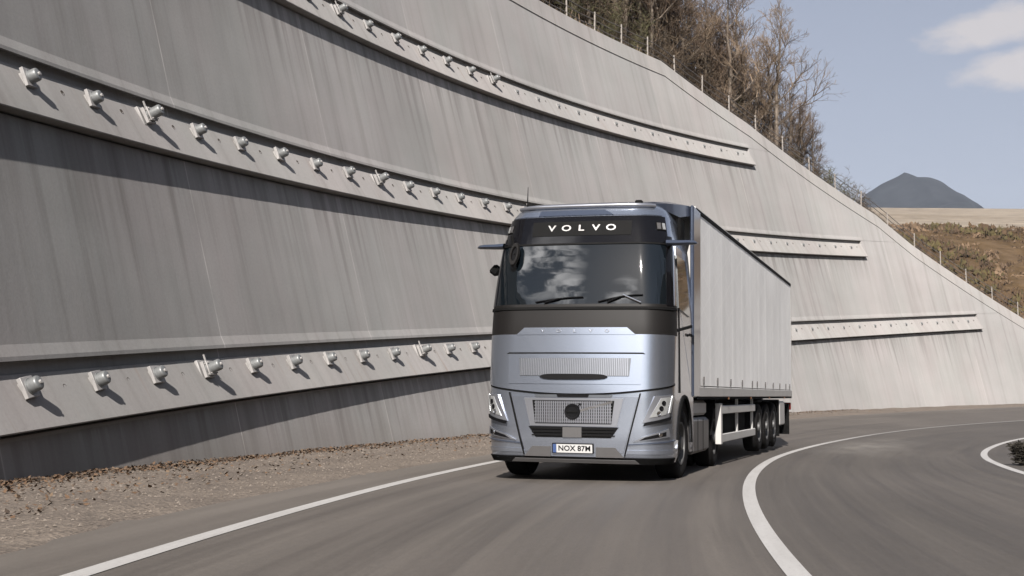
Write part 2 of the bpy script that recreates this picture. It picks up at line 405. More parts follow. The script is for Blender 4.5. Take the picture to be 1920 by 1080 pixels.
wall = empty('retaining_wall', polar(30, RW, -1.05), 'tall leaning grey concrete retaining wall that curves along the outer side of the road', 'retaining wall')
WOFF = -Vector(wall.location)
def frange(a, b, st):
    x = a; r = []
    while x < b - 1e-6: r.append(x); x += st
    r.append(b); return r
def build_wall():
    cols = []
    ss = sorted(set([round(x, 3) for x in frange(S0, S1, 1.0)] + [64.4, 72.4, 78.2, 88.3]))
    for e in BEAM_END + BEAM_START: ss += [e - .0005, e + .0005]
    ss = sorted(ss)
    verts = []; uvs = []; faces = []; n = None
    for s in ss:
        tz = top_z(s); pts = [(-2.2, 0.0)]
        for a, e, e0 in zip(BEAMS, BEAM_END, BEAM_START):
            on = e0 < s < e; zc = a + GR * s
            for dz, ee in ((-.46, 0), (-.44, .13), (.60, .13), (.58, -.035), (.64, -.038), (.80, 0)):
                z = zc + dz + (bot(a, s) if dz < 0 else 0)
                if z > tz - .05: z = tz - .05; ee2 = 0
                else: ee2 = ee if on else 0
                pts.append((z, ee2))
        pts.append((tz, 0.0)); pts.append((tz + .01, .55)); pts.append((-2.2, .55 ))
        n = len(pts)
        for z, e in pts:
            verts.append(wall_pt(s, z, e) + WOFF); uvs.append((s, z))
    for i in range(len(ss) - 1):
        for k in range(n - 1):
            a = i * n + k; faces.append((a, a + n, a + n + 1, a + 1))
    faces.append(tuple(range(n))); faces.append(tuple(range((len(ss) - 1) * n, len(ss) * n))[::-1])
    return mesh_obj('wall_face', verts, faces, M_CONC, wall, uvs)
build_wall()
def sweep(name, ss, prof, mat, parent, off, closed=True):
    """prof(s) -> list of (z, e)"""
    verts = []; uvs = []; faces = []
    for s in ss:
        p = prof(s); n = len(p)
        for z, e in p: verts.append(wall_pt(s, z, e) + off); uvs.append((s, z))
    for i in range(len(ss) - 1):
        for k in range(n if closed else n - 1):
            k2 = (k + 1) % n; a = i * n
            faces.append((a + k, a + n + k, a + n + k2, a + k2))
    faces.append(tuple(range(n))); faces.append(tuple(range((len(ss) - 1) * n, len(ss) * n))[::-1])
    return mesh_obj(name, verts, faces, mat, parent, uvs)
sweep('wall_coping', sorted(set(frange(S0, S1 - .5, 1.5) + [64.4, 72.4, 78.2, 84.8, 88.3])),
      lambda s: [(top_z(s) - .72, .02), (top_z(s) - .70, -.035), (top_z(s) + .06, -.035), (top_z(s) + .06, .30), (top_z(s) + .013, .30), (top_z(s) - .1, .02)], M_BEAM, wall, WOFF)

def wall_frame(s, z, e, face_lean=0.0):
    """matrix whose local -Y points out of the wall, Z up the slope, X along the road"""
    th = s / RW
    o = Vector((math.cos(th), -math.sin(th), 0))           # towards the road centre
    lean = math.atan(BT) + face_lean
    nrm = (o * math.cos(lean) + Vector((0, 0, 1)) * math.sin(lean)).normalized()
    along = Vector((math.sin(th), math.cos(th), GR)).normalized()
    along = (along - nrm * along.dot(nrm)).normalized()
    up = nrm.cross(along) * -1
    if up.z < 0: up = -up
    M = Matrix((along, -nrm, up)).transposed().to_4x4(); M.translation = wall_pt(s, z, e)
    return M
def anchor_mesh(kind):
    m = MB()
    RZ = Matrix.Rotation(-PI / 2, 4, 'Z')                  # lathe axis X -> -Y (out of the wall)
    if kind == 'small':
        m.box(-.11, .11, -.035, .03, -.11, .11, 0, bev=.012)
        m.lathe([(0, .095), (.045, .095), (.06, .085), (.065, .03)], RZ, 12, 1)
    else:
        d = kind == 'double'
        m.box(-.15, .15, -.105, -.045, -.15, .15, 0, bev=.006); m.box(-.09, .09, -.05, .03, -.09, .09, 0)
        if d:
            m.box(-.19, .19, -.03, .05, -.17, .20, 0, bev=.01)
            m.box(-.13, .13, -.16, -.13, -.13, .14, 0, bev=.008)
            for x in (-.1, .1):
                for z in (-.1, .1): m.tube([(x, -.05, z), (x, -.19, z)], .012, 6, 0)
            m.tube([(-.02, -.10, .13), (-.05, -.12, .27)], .018, 6, 0)
        L = .34 if d else .25; r0 = .104
        m.lathe([(.0, L), (r0 * .80, L), (r0 * .95, L - .012), (r0, L - .03), (r0, .12), (r0 + .012, .12), (r0 + .012, .06)], RZ, 16, 1)
        m.tube([(0, -L - .0, 0), (0, -L - .03, 0)], .03, 8, 0)
    return m
beam_objs = []
ANCH = {}
LEAN = math.atan(.26 / .79) - .05
for bi, (a, e1) in enumerate(zip(BEAMS, BEAM_END)):
    ss = frange(BEAM_START[bi] + .01, e1 - .01, 1.0)
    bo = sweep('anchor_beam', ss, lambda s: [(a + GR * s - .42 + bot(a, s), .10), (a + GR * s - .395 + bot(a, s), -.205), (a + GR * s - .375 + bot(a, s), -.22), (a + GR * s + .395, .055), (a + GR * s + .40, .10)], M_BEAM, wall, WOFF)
    bo['label'] = ['lowest horizontal anchor beam, near truck headlight height', 'middle horizontal anchor beam, level with the cab roof', 'highest horizontal anchor beam'][bi]
    start, step, cnt, dbl0 = ((19.69, 1.8647, 40, 3), (21.32, 1.86, 33, 2), (34.28, 1.803, 21, 1))[bi]
    for k in range(-6, cnt):
        s = start + k * step
        if s < BEAM_START[bi] + .5: continue
        small = s > 48.3; dbl = (k - dbl0) % 6 == 0 and not small
        kind = 'small' if small else ('double' if dbl else 'cap')
        s -= 0 if small else .24
        zc = a + GR * s + (.19 if not small else .12)
        ef = -.20 + .255 * ((zc - (a + GR * s) + .375) / .77)
        M = wall_frame(s, zc, ef, LEAN * .5); M.translation += WOFF
        if kind not in ANCH:
            o = anchor_mesh(kind).build('anchor_head', [M_PLATE, M_CAP], bo, 40); ANCH[kind] = o.data
        else:
            o = bpy.data.objects.new('anchor_head', ANCH[kind]); col.objects.link(o); o.parent = bo
        o.matrix_local = M @ Matrix.Rotation(random.uniform(-.12, .12), 4, 'Y') @ Matrix.Rotation(random.uniform(-.05, .05), 4, 'X') @ Matrix.Rotation(random.uniform(-.05, .05), 4, 'Z') @ Matrix.Diagonal((1, random.uniform(.92, 1.1), 1, 1))
        if dbl: o['label'] = 'larger anchor head with double plate'
        # weep pipe between the anchors
        s2 = s + (0 if small else .24) + step * .43; zc2 = a + GR * s2 + .17; ef2 = -.20 + .255 * (.545 / .77)
        if s2 > e1 - .4: continue
        M = wall_frame(s2, zc2, ef2, LEAN * .9); M.translation += WOFF
        if 'drain' not in ANCH:
            m = MB(); RZ = Matrix.Rotation(-PI / 2, 4, 'Z')
            m.lathe([(0, .006), (.036, .006), (.040, .012), (.046, .012), (.05, .0), (.05, -.05)], RZ, 12, 0)
            o = m.build('drain_pipe', M_HOLE, bo); ANCH['drain'] = o.data
        else:
            o = bpy.data.objects.new('drain_pipe', ANCH['drain']); col.objects.link(o); o.parent = bo
        o.matrix_local = M

# ------------------------------------------------------------------ ground, road, markings
def strip(name, r0, r1, nr, s0, s1, ds, zf, mat, kind='structure', jit=None):
    verts = []; uvs = []; faces = []; ss = frange(s0, s1, ds)
    for s in ss:
        for j in range(nr + 1):
            r = r0 + (r1 - r0) * j / nr
            if zf is None: r = lerp(s, [10, 17, 26], [100.92, 101.0, 101.14]) + .175 * (r - .5)
            z = zf(s, r) if zf else road_z(s, r) + .005; verts.append(polar(s, r, z)); uvs.append((r, s))
    for i in range(len(ss) - 1):
        for j in range(nr):
            a = i * (nr + 1) + j; faces.append((a, a + 1, a + nr + 2, a + nr + 1))
    o = mesh_obj(name, verts, faces, mat, None, uvs, smooth=True)
    o['kind'] = kind; return o
def far_ground():
    vs = [(0, 0, -3.2)]; fs = []; N = 64; rads = [60, 200, 600, 2000, 4200]
    for r in rads:
        for k in range(N): vs.append((r * math.cos(2 * PI * k / N), r * math.sin(2 * PI * k / N), -3.2))
    for k in range(N): fs.append((0, 1 + k, 1 + (k + 1) % N))
    for i in range(len(rads) - 1):
        for k in range(N):
            a = 1 + i * N + k; b = 1 + i * N + (k + 1) % N; fs.append((a, a + N, b + N, b))
    o = mesh_obj('ground', vs, fs, M_VERGE); o['kind'] = 'structure'
far_ground()
strip('road', 90.6, 102.25, 12, -70, 165, 1.0, road_z, M_ASPH)
def shoulder_z(s, r):
    n = noise.noise(Vector((s * .7, r * 1.3, 0))) * .035 + noise.noise(Vector((s * 3.1, r * 3.7, 2))) * .016
    e_ = 102.02 + .16 * noise.noise(Vector((s * .45, 0, 5))) + .07 * noise.noise(Vector((s * 2.1, 0, 7)))
    k = min(1, max(0, (r - e_) / .4))
    return ground_z(s) + (-.02 if k == 0 else .004) + (n + .01 + .03 * (r - 102) / 4) * k
strip('gravel_shoulder', 101.7, 106.6, 40, -45, 130, .35, shoulder_z, M_GRAV)
def verge_z(s, r):
    k = max(0, 90.75 - r)
    return road_z(s, 90.75) - .02 - .16 * k + noise.noise(Vector((s * .3, r * .3, 1))) * .12 * min(1, k) if k < 12 else -3.3
strip('verge', 76, 90.75, 20, -70, 165, 1.5, verge_z, M_VERGE)
def line(name, rc, w, s0=-70, s1=165):
    return strip(name, rc - w / 2, rc + w / 2, 2, s0, s1, .5, lambda s, r: road_z(s, r) + .005, M_LINE)
strip('edge_line', 0, 1, 2, -70, 50, .5, None, M_LINE); line('centre_line', 96.57, .15); line('edge_line', 92.53, .15)

# stones and fallen leaves lying on the shoulder
def scatter_litter():
    rnd = random.Random(3)
    m = MB()
    for i in range(9000):
        s = 14 + 62 * rnd.random() ** 1.7; r = 105.75 - abs(rnd.gauss(0, .33)) if rnd.random() < .8 else 105.7 - rnd.random() * 2.6
        z = shoulder_z(s, r) + .008 + rnd.random() * .035; p = polar(s, r, z)
        a = rnd.random() * 6.28; t = rnd.uniform(-.7, .7); L = rnd.uniform(.018, .045); W = L * .6
        ax = Vector((math.cos(a), math.sin(a), t)).normalized(); ay = ax.cross(Vector((rnd.uniform(-.6, .6), rnd.uniform(-.6, .6), 1))).normalized()
        m.add([p - ax * L, p + ay * W, p + ax * L + Vector((0, 0, .01)), p - ay * W], [(0, 1, 2, 3)], rnd.choice((0, 0, 1, 2)))
    a = plain('leaf brown', (0.07344, 0.04104, 0.02025), .85); b = plain('leaf tan', (0.0918, 0.06264, 0.03847), .9); c = plain('leaf dark', (0.02754, 0.01728, 0.01013), .9)
    o = m.build('fallen_leaves', [a, b, c]); tag(o, 'dry brown leaves drifted along the foot of the concrete wall', 'leaves', kind='stuff')
    m = MB()
    for i in range(7000):
        s = 9 + 50 * rnd.random() ** 1.5; r = rnd.uniform(102.2, 105.9); q = rnd.uniform(.007, .020) * (1.5 if rnd.random() < .05 else 1)
        p = polar(s, r, shoulder_z(s, r) + q * .3)
        vs = []
        for v in ((1, 0, 0), (0, 1, 0), (-1, 0, 0), (0, -1, 0), (0, 0, 1)):
            vs.append(p + Vector(v) * q * rnd.uniform(.6, 1.3))
        m.add(vs, [(0, 1, 4), (1, 2, 4), (2, 3, 4), (3, 0, 4)], rnd.choice((0, 1, 2)))
    a = plain('stone light', (0.1346, 0.1135, 0.09504), .95); b = plain('stone mid', (0.101, 0.08483, 0.06912), .9); c = plain('stone dark', (0.07344, 0.05976, 0.04896), .9)
    o = m.build('loose_stones', [a, b, c]); tag(o, 'small loose stones strewn over the gravel shoulder', 'stones', kind='stuff')
scatter_litter()

# ------------------------------------------------------------------ hill above the wall
def rtop(s): return RW + BT * top_z(s) + .5
def hill_z(s, k):
    ri = lerp(s, [40, 52, 60, 66, 72, 85, 100, 112], [.66, .66, .56, .36, .24, .14, .02, 0])
    z = top_z(s) - .12 + ri * min(k, 24) + (.25 * ri if s > 58 else ri * .9) * max(0, min(k, 60) - 24)
    if s > 58: z -= .22 * max(0, k - 26)
    fade = min(1, k / 3)
    return z + fade * (noise.noise(Vector((s * .13, k * .13, 0))) * .5 + noise.noise(Vector((s * .5, k * .5, 3))) * .18)
def hill():
    verts = []; faces = []; ss = frange(S0, 128, 1.3); ks = [0, .4, 1, 2, 3, 4.5, 6, 8, 10, 13, 16, 20, 24, 28, 34, 42, 52, 64]
    for s in ss:
        for k in ks: verts.append(polar(s, rtop(s) + k, max(hill_z(s, k), -3.3) if k < 64 else -3.4))
    n = len(ks)
    for i in range(len(ss) - 1):
        for j in range(n - 1):
            a = i * n + j; faces.append((a, a + 1, a + n + 1, a + n))
    o = mesh_obj('hillside', verts, faces, M_HILL, smooth=True); o['kind'] = 'structure'
hill()

# fence on top of the wall
def fence():
    s_list = [33.05 + 2.535 * k for k in range(0, 29)]
    f = empty('cable_fence', polar(60, rtop(60), 16.4), 'low post and cable fence running down the sloping top of the retaining wall', 'fence')
    off = -Vector(f.location)
    def P(s, h): return polar(s, rtop(s) - .28, top_z(s) + h) + off
    for s in s_list:
        h = random.uniform(1.02, 1.14); m = MB(); b = P(s, -.1); t = P(s, h); tx = Vector((random.uniform(-.03, .03), 0, 0))
        m.tube([b, t + tx], [.042, .038], 8, 0); m.build('post', M_POST, f, 40)
    for h in (.35, .65, .95):
        m = MB(); pts = []
        for i, s in enumerate(s_list[:-1]):
            for q in (0, .5): pts.append(P(s + 2.535 * q, h - (.03 if q else 0)) + Vector((0, 0, 0)))
        m.tube(pts, .022, 5, 0); m.build('cable', M_CABLE, f)
fence()

# ------------------------------------------------------------------ trees
def m_bark(name, a, b):
    t = NT(name); v = t.vec('Object'); f = t.noise(t.mapping(v, (4, 4, 1)), 3, 5, .7)
    t.base(t.ramp(f, [(.3, a), (.7, b)])); t.set(Roughness=.92); t.b.inputs['Specular IOR Level'].default_value = .15; return t.m
M_BARK = m_bark('grey bark', (0.07722, 0.06171, 0.04797), (0.1615, 0.1342, 0.1087)); M_BARKD = m_bark('dark bark', (0.04212, 0.0322, 0.02303), (0.08424, 0.06708, 0.05117))
M_TWIG = plain('twigs', (0.08026, 0.05354, 0.03407), .9, 0, .3, .8); M_TWIGP = plain('pale twigs', (0.1299, 0.09266, 0.06084), .9, 0, .3, .8)
M_NEED = plain('conifer needles', (0.0234, 0.03276, 0.01716), .85, 0, .4, 1.2)
M_BRUSH = plain('brushwood', (0.078, 0.05616, 0.0351), .95, 0, .35, .6); M_BRUSHG = plain('olive brush', (0.0663, 0.0624, 0.0273), .95, 0, .35, .6)

def bare_tree_mesh(seed, H, spread, prim, lean=0.0, low=.28):
    rnd = random.Random(seed); tr = MB(); cr = MB()
    pts = []; x = y = 0; n = 9
    for i in range(n + 1):
        f = i / n; pts.append(Vector((x, y, H * f * .95)))
        x += rnd.uniform(-.035, .035) * H * .35 + lean * H / n; y += rnd.uniform(-.03, .03) * H * .35
    r0 = H * .014
    tr.tube(pts, [r0 * (1 - .86 * i / n) + .006 for i in range(n + 1)], 7, 0)
    def at(f):
        k = f * n; i = min(int(k), n - 1); return pts[i].lerp(pts[i + 1], k - i)
    def grow(p, d, L, r, lev):
        seg = 4 if lev == 0 else 3; q = p.copy(); dd = d.copy(); P = [q.copy()]
        for i in range(seg):
            dd = (dd + Vector((rnd.uniform(-.22, .22), rnd.uniform(-.22, .22), rnd.uniform(-.05, .20)))).normalized()
            q = q + dd * L / seg; P.append(q.copy())
        tgt = tr if lev == 0 else cr
        tgt.tube(P, [max(r * (1 - .75 * i / seg), .0045) for i in range(seg + 1)], 4 if lev == 0 else 3, 0, cap=False)
        if lev >= 3: return
        for k in range((7, 5, 4)[lev]):
            f = rnd.uniform(.25, 1.0); i = min(int(f * seg), seg - 1); b = P[i].lerp(P[i + 1], f * seg - i)
            side = dd.cross(Vector((rnd.uniform(-1, 1), rnd.uniform(-1, 1), rnd.uniform(-1, 1)))).normalized()
            nd = (dd * .75 + side * rnd.uniform(.5, .95) + Vector((0, 0, .18))).normalized()
            grow(b, nd, L * rnd.uniform(.42, .62), r * .5, lev + 1)
    for k in range(prim):
        f = low + (1 - low) * (k + rnd.random() * .6) / prim; a = k * 2.4 + rnd.uniform(-.5, .5)
        el = rnd.uniform(.35, .85) + f * .5
        d = Vector((math.cos(a) * math.cos(el), math.sin(a) * math.cos(el), math.sin(el)))
        grow(at(min(f, .98)), d, spread * H * (1.12 - f * .75) * rnd.uniform(.8, 1.15), r0 * (.55 - .35 * f), 0)
    return tr, cr
def conifer_mesh(seed, H):
    rnd = random.Random(seed); tr = MB(); cr = MB()
    tr.tube([(0, 0, 0), (0, 0, H * .5), (0, 0, H)], [H * .015, H * .01, .01], 7, 0)
    z = H * .14
    while z < H * .985:
        f = z / H; L = H * .21 * (1 - f) ** .8 * rnd.uniform(.7, 1.1) + .1; nb = 9 if f < .7 else 6
        for k in range(nb):
            a = 2 * PI * k / nb + rnd.uniform(-.4, .4); dr = Vector((math.cos(a), math.sin(a), -.12 - .15 * (1 - f))); LL = L * rnd.uniform(.6, 1.15)
            tr.tube([Vector((0, 0, z)), Vector((0, 0, z)) + dr * LL * .9], [.018, .006], 3, 0, cap=False)
            m = int(7 + LL * 12)
            for i in range(m):
                q = rnd.random() ** .7; p = Vector((0, 0, z)) + dr * LL * q + Vector((rnd.gauss(0, .05), rnd.gauss(0, .05), rnd.gauss(0, .04) - .03)) * (1 + LL * .4)
                sd_ = Vector((rnd.uniform(-1, 1), rnd.uniform(-1, 1), rnd.uniform(-.7, .1))).normalized() * rnd.uniform(.06, .15) * (.7 + LL * .3)
                up = sd_.cross(dr).normalized() * rnd.uniform(.012, .035)
                cr.add([p - up, p + sd_ + dr * .05, p + up], [(0, 1, 2)])
        z += H * .028 * rnd.uniform(.8, 1.25)
    return tr, cr
def shrub_mesh(seed, H, n=110):
    rnd = random.Random(seed); tr = MB(); cr = MB()
    for k in range(9):
        a = rnd.random() * 6.28; t = rnd.uniform(.1, .5); p = Vector((rnd.uniform(-.15, .15), rnd.uniform(-.15, .15), 0)); P = [p]
        d = Vector((math.cos(a) * t, math.sin(a) * t, 1)).normalized(); h = H * rnd.uniform(.6, 1)
        for i in range(4):
            d = (d + Vector((rnd.uniform(-.2, .2), rnd.uniform(-.2, .2), .03))).normalized(); p = p + d * h / 4; P.append(p)
        tr.tube(P, [.02, .016, .012, .008, .004], 3, 0, cap=False)
        for i in range(n // 9):
            f = rnd.uniform(.15, 1); j = min(int(f * 4), 3); b = P[j].lerp(P[j + 1], f * 4 - j)
            e = b + Vector((rnd.uniform(-1, 1), rnd.uniform(-1, 1), rnd.uniform(-.1, 1.1))).normalized() * H * rnd.uniform(.12, .3)
            mid = b.lerp(e, .5) + Vector((rnd.uniform(-.05, .05), rnd.uniform(-.05, .05), 0))
            cr.tube([b, mid, e], [.009, .007, .004], 3, 0, cap=False)
            for _ in range(3):
                e2 = mid + Vector((rnd.uniform(-1, 1), rnd.uniform(-1, 1), rnd.uniform(-.2, 1))).normalized() * H * .12
                cr.tube([mid, e2], [.006, .004], 3, 0, cap=False)
    return tr, cr
TM = {}
def make_variant(key, tr, cr, mt, mc):
    def me(m, nm, mat):
        d = bpy.data.meshes.new(nm); d.from_pydata([tuple(v) for v in m.v], [], m.f); d.materials.append(mat); d.update(); return d
    TM[key] = (me(tr, 'trunk', mt), me(cr, 'crown', mc))
for i in range(5): make_variant(('bare', i), *bare_tree_mesh(20 + i, 8.0, .30, 13, (-.01, .012, .02, -.02, .0)[i], (.3, .22, .35, .4, .28)[i]), (M_BARK, M_BARKD)[i % 2 and i > 1], (M_TWIG, M_TWIGP, M_TWIG, M_TWIG, M_TWIGP)[i])
for i in range(2): make_variant(('fir', i), *conifer_mesh(50 + i, 9.0), M_BARKD, M_NEED)
for i in range(4): make_variant(('shrub', i), *shrub_mesh(70 + i, 2.4), M_BARKD, (M_BRUSH, M_BRUSHG, M_TWIG, M_BRUSH)[i])
def plant(kind, i, name, s, k, h, H0, label, cat, group, rot=None):
    p = polar(s, rtop(s) + k, hill_z(s, k) - .1)
    e = empty(name, p, label, cat, group)
    e.rotation_euler = (random.uniform(-.05, .05), random.uniform(-.05, .05), random.uniform(0, 6.28) if rot is None else rot); f = h / H0; e.scale = (f * random.uniform(.9, 1.1),) * 2 + (f,)
    for nm, d in zip(('trunk', 'crown'), TM[kind, i]):
        o = bpy.data.objects.new(nm if kind != 'shrub' else ('stem' if nm == 'trunk' else 'twigs'), d); col.objects.link(o); o.parent = e
rt = random.Random(11)
G1 = 'leafless trees on the hill above the wall'
# the ones that can be told apart
big = [(66.6, 1.4, 8.2, 0, 'slender leafless tree with a pale trunk just left of the conifers'),
       (67.9, 1.8, 8.4, 2, 'pale curved leafless trunk rising straight behind the fence beside the conifers'),
       (74.2, 1.5, 9.2, 1, 'leafless tree with a leaning pale trunk between the conifers and the widest crown'),
       (77.6, 1.3, 9.6, 4, 'widest leafless tree crown, standing against the sky above the fence'),
       (78.6, 1.9, 8.0, 0, 'forked leafless tree right beside the widest crown'),
       (80.8, 1.6, 5.6, 3, 'small leafless tree standing alone on the skyline below the widest crown'),
       (82.4, 1.8, 5.2, 2, 'last tall leafless tree before the scrub, thin crown over the sky')]
for s, k, h, i, lb in big: plant('bare', i, 'leafless_tree', s, k, h, 8.0, lb, 'tree', G1)
for s, k, h, lb in [(66.9, 6.0, 8.0, 'dark green conifer, the left one of the pair among bare trees'), (70.3, 4.5, 6.6, 'dark green conifer, the right one of the pair among bare trees'),
                    (60.8, 9.0, 8.5, 'dark conifer half hidden deep in the bare wood near the top of the photo'), (82.2, 4.0, 2.6, 'tiny dark conifer at the low end of the wood')]:
    plant('fir', int(s) % 2, 'conifer', s, k, h, 9.0, lb, 'tree', 'conifers on the hill above the wall')
n = 0
for j in range(500):
    s = rt.uniform(48, 84); k = rt.uniform(1.6, 17 if s < 66 else 8)
    if n >= 185: break
    hmax = lerp(s, [48, 66, 72, 78, 84], [11.5, 10.2, 9.8, 7.4, 4.2])
    if 64.5 < s < 66.4 and k > 5: continue
    h = hmax * rt.uniform(.72, 1.0) * (.88 if k > 5 else 1)
    plant('bare', rt.randrange(5), 'leafless_tree', s, k, h, 8.0, 'leafless brown tree in the crowded wood on the hill above the wall', 'tree', 'crowded leafless trees of the wood')
    n += 1
for j in range(290):
    s = 50 + 47 * rt.random() ** 1.15; k = rt.uniform(.9, 12 if s < 80 else 4); h = lerp(s, [50, 70, 84, 97], [4.4, 3.9, 2.4, 1.3]) * rt.uniform(.6, 1.15)
    plant('shrub', rt.randrange(4), 'shrub', s, k, h, 2.4, 'bare brown shrub in the undergrowth behind the fence on the wall', 'shrub', 'bare shrubs behind the fence')
# grass tussocks and dead stalks that cover the slope
def undergrowth():
    rnd = random.Random(5); m = MB()
    for i in range(15000):
        s = rnd.uniform(50, 104); k = rnd.uniform(.1, 14) * (1 if s < 85 else .6); z = hill_z(s, k) - .05; p = polar(s, rtop(s) + k, z)
        h = rnd.uniform(.2, .7) * (1.3 if s < 80 else .8); a = rnd.random() * 6.28; w = rnd.uniform(.015, .05)
        d = Vector((rnd.uniform(-.4, .4), rnd.uniform(-.4, .4), 1)) * h; sd_ = Vector((math.cos(a), math.sin(a), 0)) * w
        m.add([p - sd_, p + sd_, p + d + sd_ * .3, p + d - sd_ * .3], [(0, 1, 2, 3)], rnd.choice((0, 0, 1, 2)))
    o = m.build('undergrowth', [M_BRUSH, M_BRUSHG, M_TWIGP]); tag(o, 'dead grass and stalks covering the slope above the wall', 'undergrowth', kind='stuff')
undergrowth()

tr_, cr_ = shrub_mesh(99, .55, 900)
e = empty('shrub', polar(29.6, 92.0, road_z(29.6, 92.0) - .03), 'small dark bush at the inner edge of the road, at the right border', 'shrub')
tr_.build('stem', M_BARKD, e); cr_.build('twigs', plain('dark bush twigs', (.018, .015, .010), .95), e); e.scale = (1.5, 1.5, .8)
def inner_h(x, y):
    d = max(0, x - (16 + .62 * max(0, y)))
    return -3.4 + min(d * .85, 24 + d * .1) + (noise.noise(Vector((x * .12, y * .12, 2))) * 1.3 + noise.noise(Vector((x * .4, y * .4, 6))) * .4) * min(1, d / 3)
def inner_slope():
    vs = []; fs = []; nx, ny = 34, 52
    for j in range(ny):
        for i in range(nx):
            y = -110 + 3.4 * j; x = 14 + .62 * max(0, y) + 2.2 * i; vs.append((x, y, inner_h(x, y)))
    for j in range(ny - 1):
        for i in range(nx - 1):
            a = j * nx + i; fs.append((a, a + 1, a + nx + 1, a + nx))
    o = mesh_obj('hillside', vs, fs, M_HILL, smooth=True); o['kind'] = 'structure'
    r2 = random.Random(31)
    for q in range(46):
        y = r2.uniform(-60, 45); x = 18 + .62 * max(0, y) + r2.uniform(1, 26); k = 'fir' if q % 3 else 'bare'; i = r2.randrange(2)
        e = empty('conifer' if k == 'fir' else 'leafless_tree', (x, y, inner_h(x, y) - .1), 'dark conifer on the slope inside the bend, beyond the right border' if k == 'fir' else 'leafless tree on the slope inside the bend, beyond the right border', 'tree', 'conifers inside the bend' if k == 'fir' else 'leafless trees inside the bend')
        e.rotation_euler = (0, 0, r2.uniform(0, 6)); f = r2.uniform(.9, 1.5); e.scale = (f, f, f)
        for nm, d in zip(('trunk', 'crown'), TM[k, i]):
            o = bpy.data.objects.new(nm, d); col.objects.link(o); o.parent = e
inner_slope()
# ------------------------------------------------------------------ distant scrub hill, field, mountain
def far_hill_h(x, y):
    # ramp between 150 and 215 m, then a gently rising field
    yy = y - .10 * (x - 60)
    n1 = noise.noise(Vector((x * .02, y * .02, 0))) * 2.6 + noise.noise(Vector((x * .07, y * .07, 4))) * 1.0
    t = min(1, max(0, (yy - 112) / 92)); t = t * t * (3 - 2 * t) * .5 + t * .5
    z = -3 + 31.2 * t
    z += n1 * min(1, t * 3) * (1 - .8 * max(0, (t - .85) / .15))
    z += max(0, yy - 204) * (.178 if yy < 300 else 0) + (17.1 + (yy - 300) * .165 if yy >= 300 else 0)
    return z
def far_hill():
    vs = []; fs = []; fm = []; xs = [20 + 6 * i for i in range(62)]; ys = [108 + 4 * i for i in range(30)] + [230 + 14 * i for i in range(16)]
    for y in ys:
        for x in xs: vs.append((x * (1 if y < 228 else 1 + (y - 228) / 500), y, far_hill_h(x, y)))
    n = len(xs)
    for j in range(len(ys) - 1):
        for i in range(n - 1):
            a = j * n + i; fs.append((a, a + 1, a + n + 1, a + n))
            yc = ys[j] - .10 * (xs[i] - 60) + 7 * noise.noise(Vector((xs[i] * .05, 3, 0))); fm.append(1 if yc > 203 else 0)
    o = mesh_obj('far_slope', vs, fs, [M_SCRUBG, M_FIELD], smooth=True, fmat=fm); o['kind'] = 'structure'
    # scrub covering the slope: countless
    rnd = random.Random(9); m = MB()
    for i in range(5200):
        x = rnd.uniform(40, 120); y = rnd.uniform(118, 214)
        if x / y < .27 or x / y > .52: continue
        dn = noise.noise(Vector((x * .06, y * .06, 8)))
        if dn < -.12 and rnd.random() < .8: continue
        z = far_hill_h(x, y); w = rnd.uniform(.5, 1.5); h = rnd.uniform(.35, 1.15) * (1 + dn)
        mi = rnd.choice((0, 1)) if dn > .1 else rnd.choice((0, 2))
        for t in range(9):
            c = Vector((x + rnd.gauss(0, w * .4), y + rnd.gauss(0, w * .4), z + rnd.random() * h * .7)); a = rnd.random() * 6.28
            ex = Vector((math.cos(a), math.sin(a), rnd.uniform(-.5, .5))) * w * rnd.uniform(.14, .34); ez = Vector((rnd.uniform(-.2, .2), rnd.uniform(-.2, .2), 1)) * h * rnd.uniform(.25, .5)
            m.add([c - ex, c + ex * .3 - ez * .4, c + ex, c + ez], [(0, 1, 2, 3)], mi)
    o = m.build('scrub', [plain('scrub brown', (0.05818, 0.03534, 0.01766), .95, 0, .4, .2), plain('scrub olive', (0.05818, 0.04523, 0.0153), .95, 0, .4, .2), plain('scrub tan', (0.1125, 0.0742, 0.04414), .95, 0, .3, .2)])
    tag(o, 'brown and olive scrub covering the distant slope', 'scrub', kind='stuff')
far_hill()
def mountain():
    Y0 = 2800.0; prof = [(1380, 470), (1480, 440), (1560, 402), (1600, 392), (1632, 361), (1660, 342), (1690, 327), (1706, 317), (1722, 323), (1745, 334), (1768, 350), (1788, 370), (1806, 385), (1832, 398), (1960, 410), (2100, 430), (2300, 500)]
    px = [(a - 960) / F_PX * Y0 for a, b in prof]; pz = []
    for a, b in prof:
        d = pxdir(a, b); pz.append(d.z / d.y * Y0)
    vs = []; fs = []; xs = [px[0] + (px[-1] - px[0]) * i / 150 for i in range(151)]; ys = [Y0 - 1100 + 55 * j for j in range(41)]
    for y in ys:
        f = max(0, 1 - abs(y - Y0) / 1100) ** .8
        for x in xs:
            xo = x + (y - Y0) * .18
            h = lerp(x, px, pz) * f; h += (noise.noise(Vector((x * .006, y * .006, 0))) * 44 + noise.noise(Vector((x * .02, y * .02, 5))) * 7) * min(1, h / 100) * (0.12 if abs(y - Y0) < 60 else 1)
            vs.append((x, y, h - 5))
    n = len(xs)
    for j in range(len(ys) - 1):
        for i in range(n - 1):
            a = j * n + i; fs.append((a, a + 1, a + n + 1, a + n))
    o = mesh_obj('mountain', vs, fs, M_MOUNT, smooth=True); o['kind'] = 'structure'
mountain()
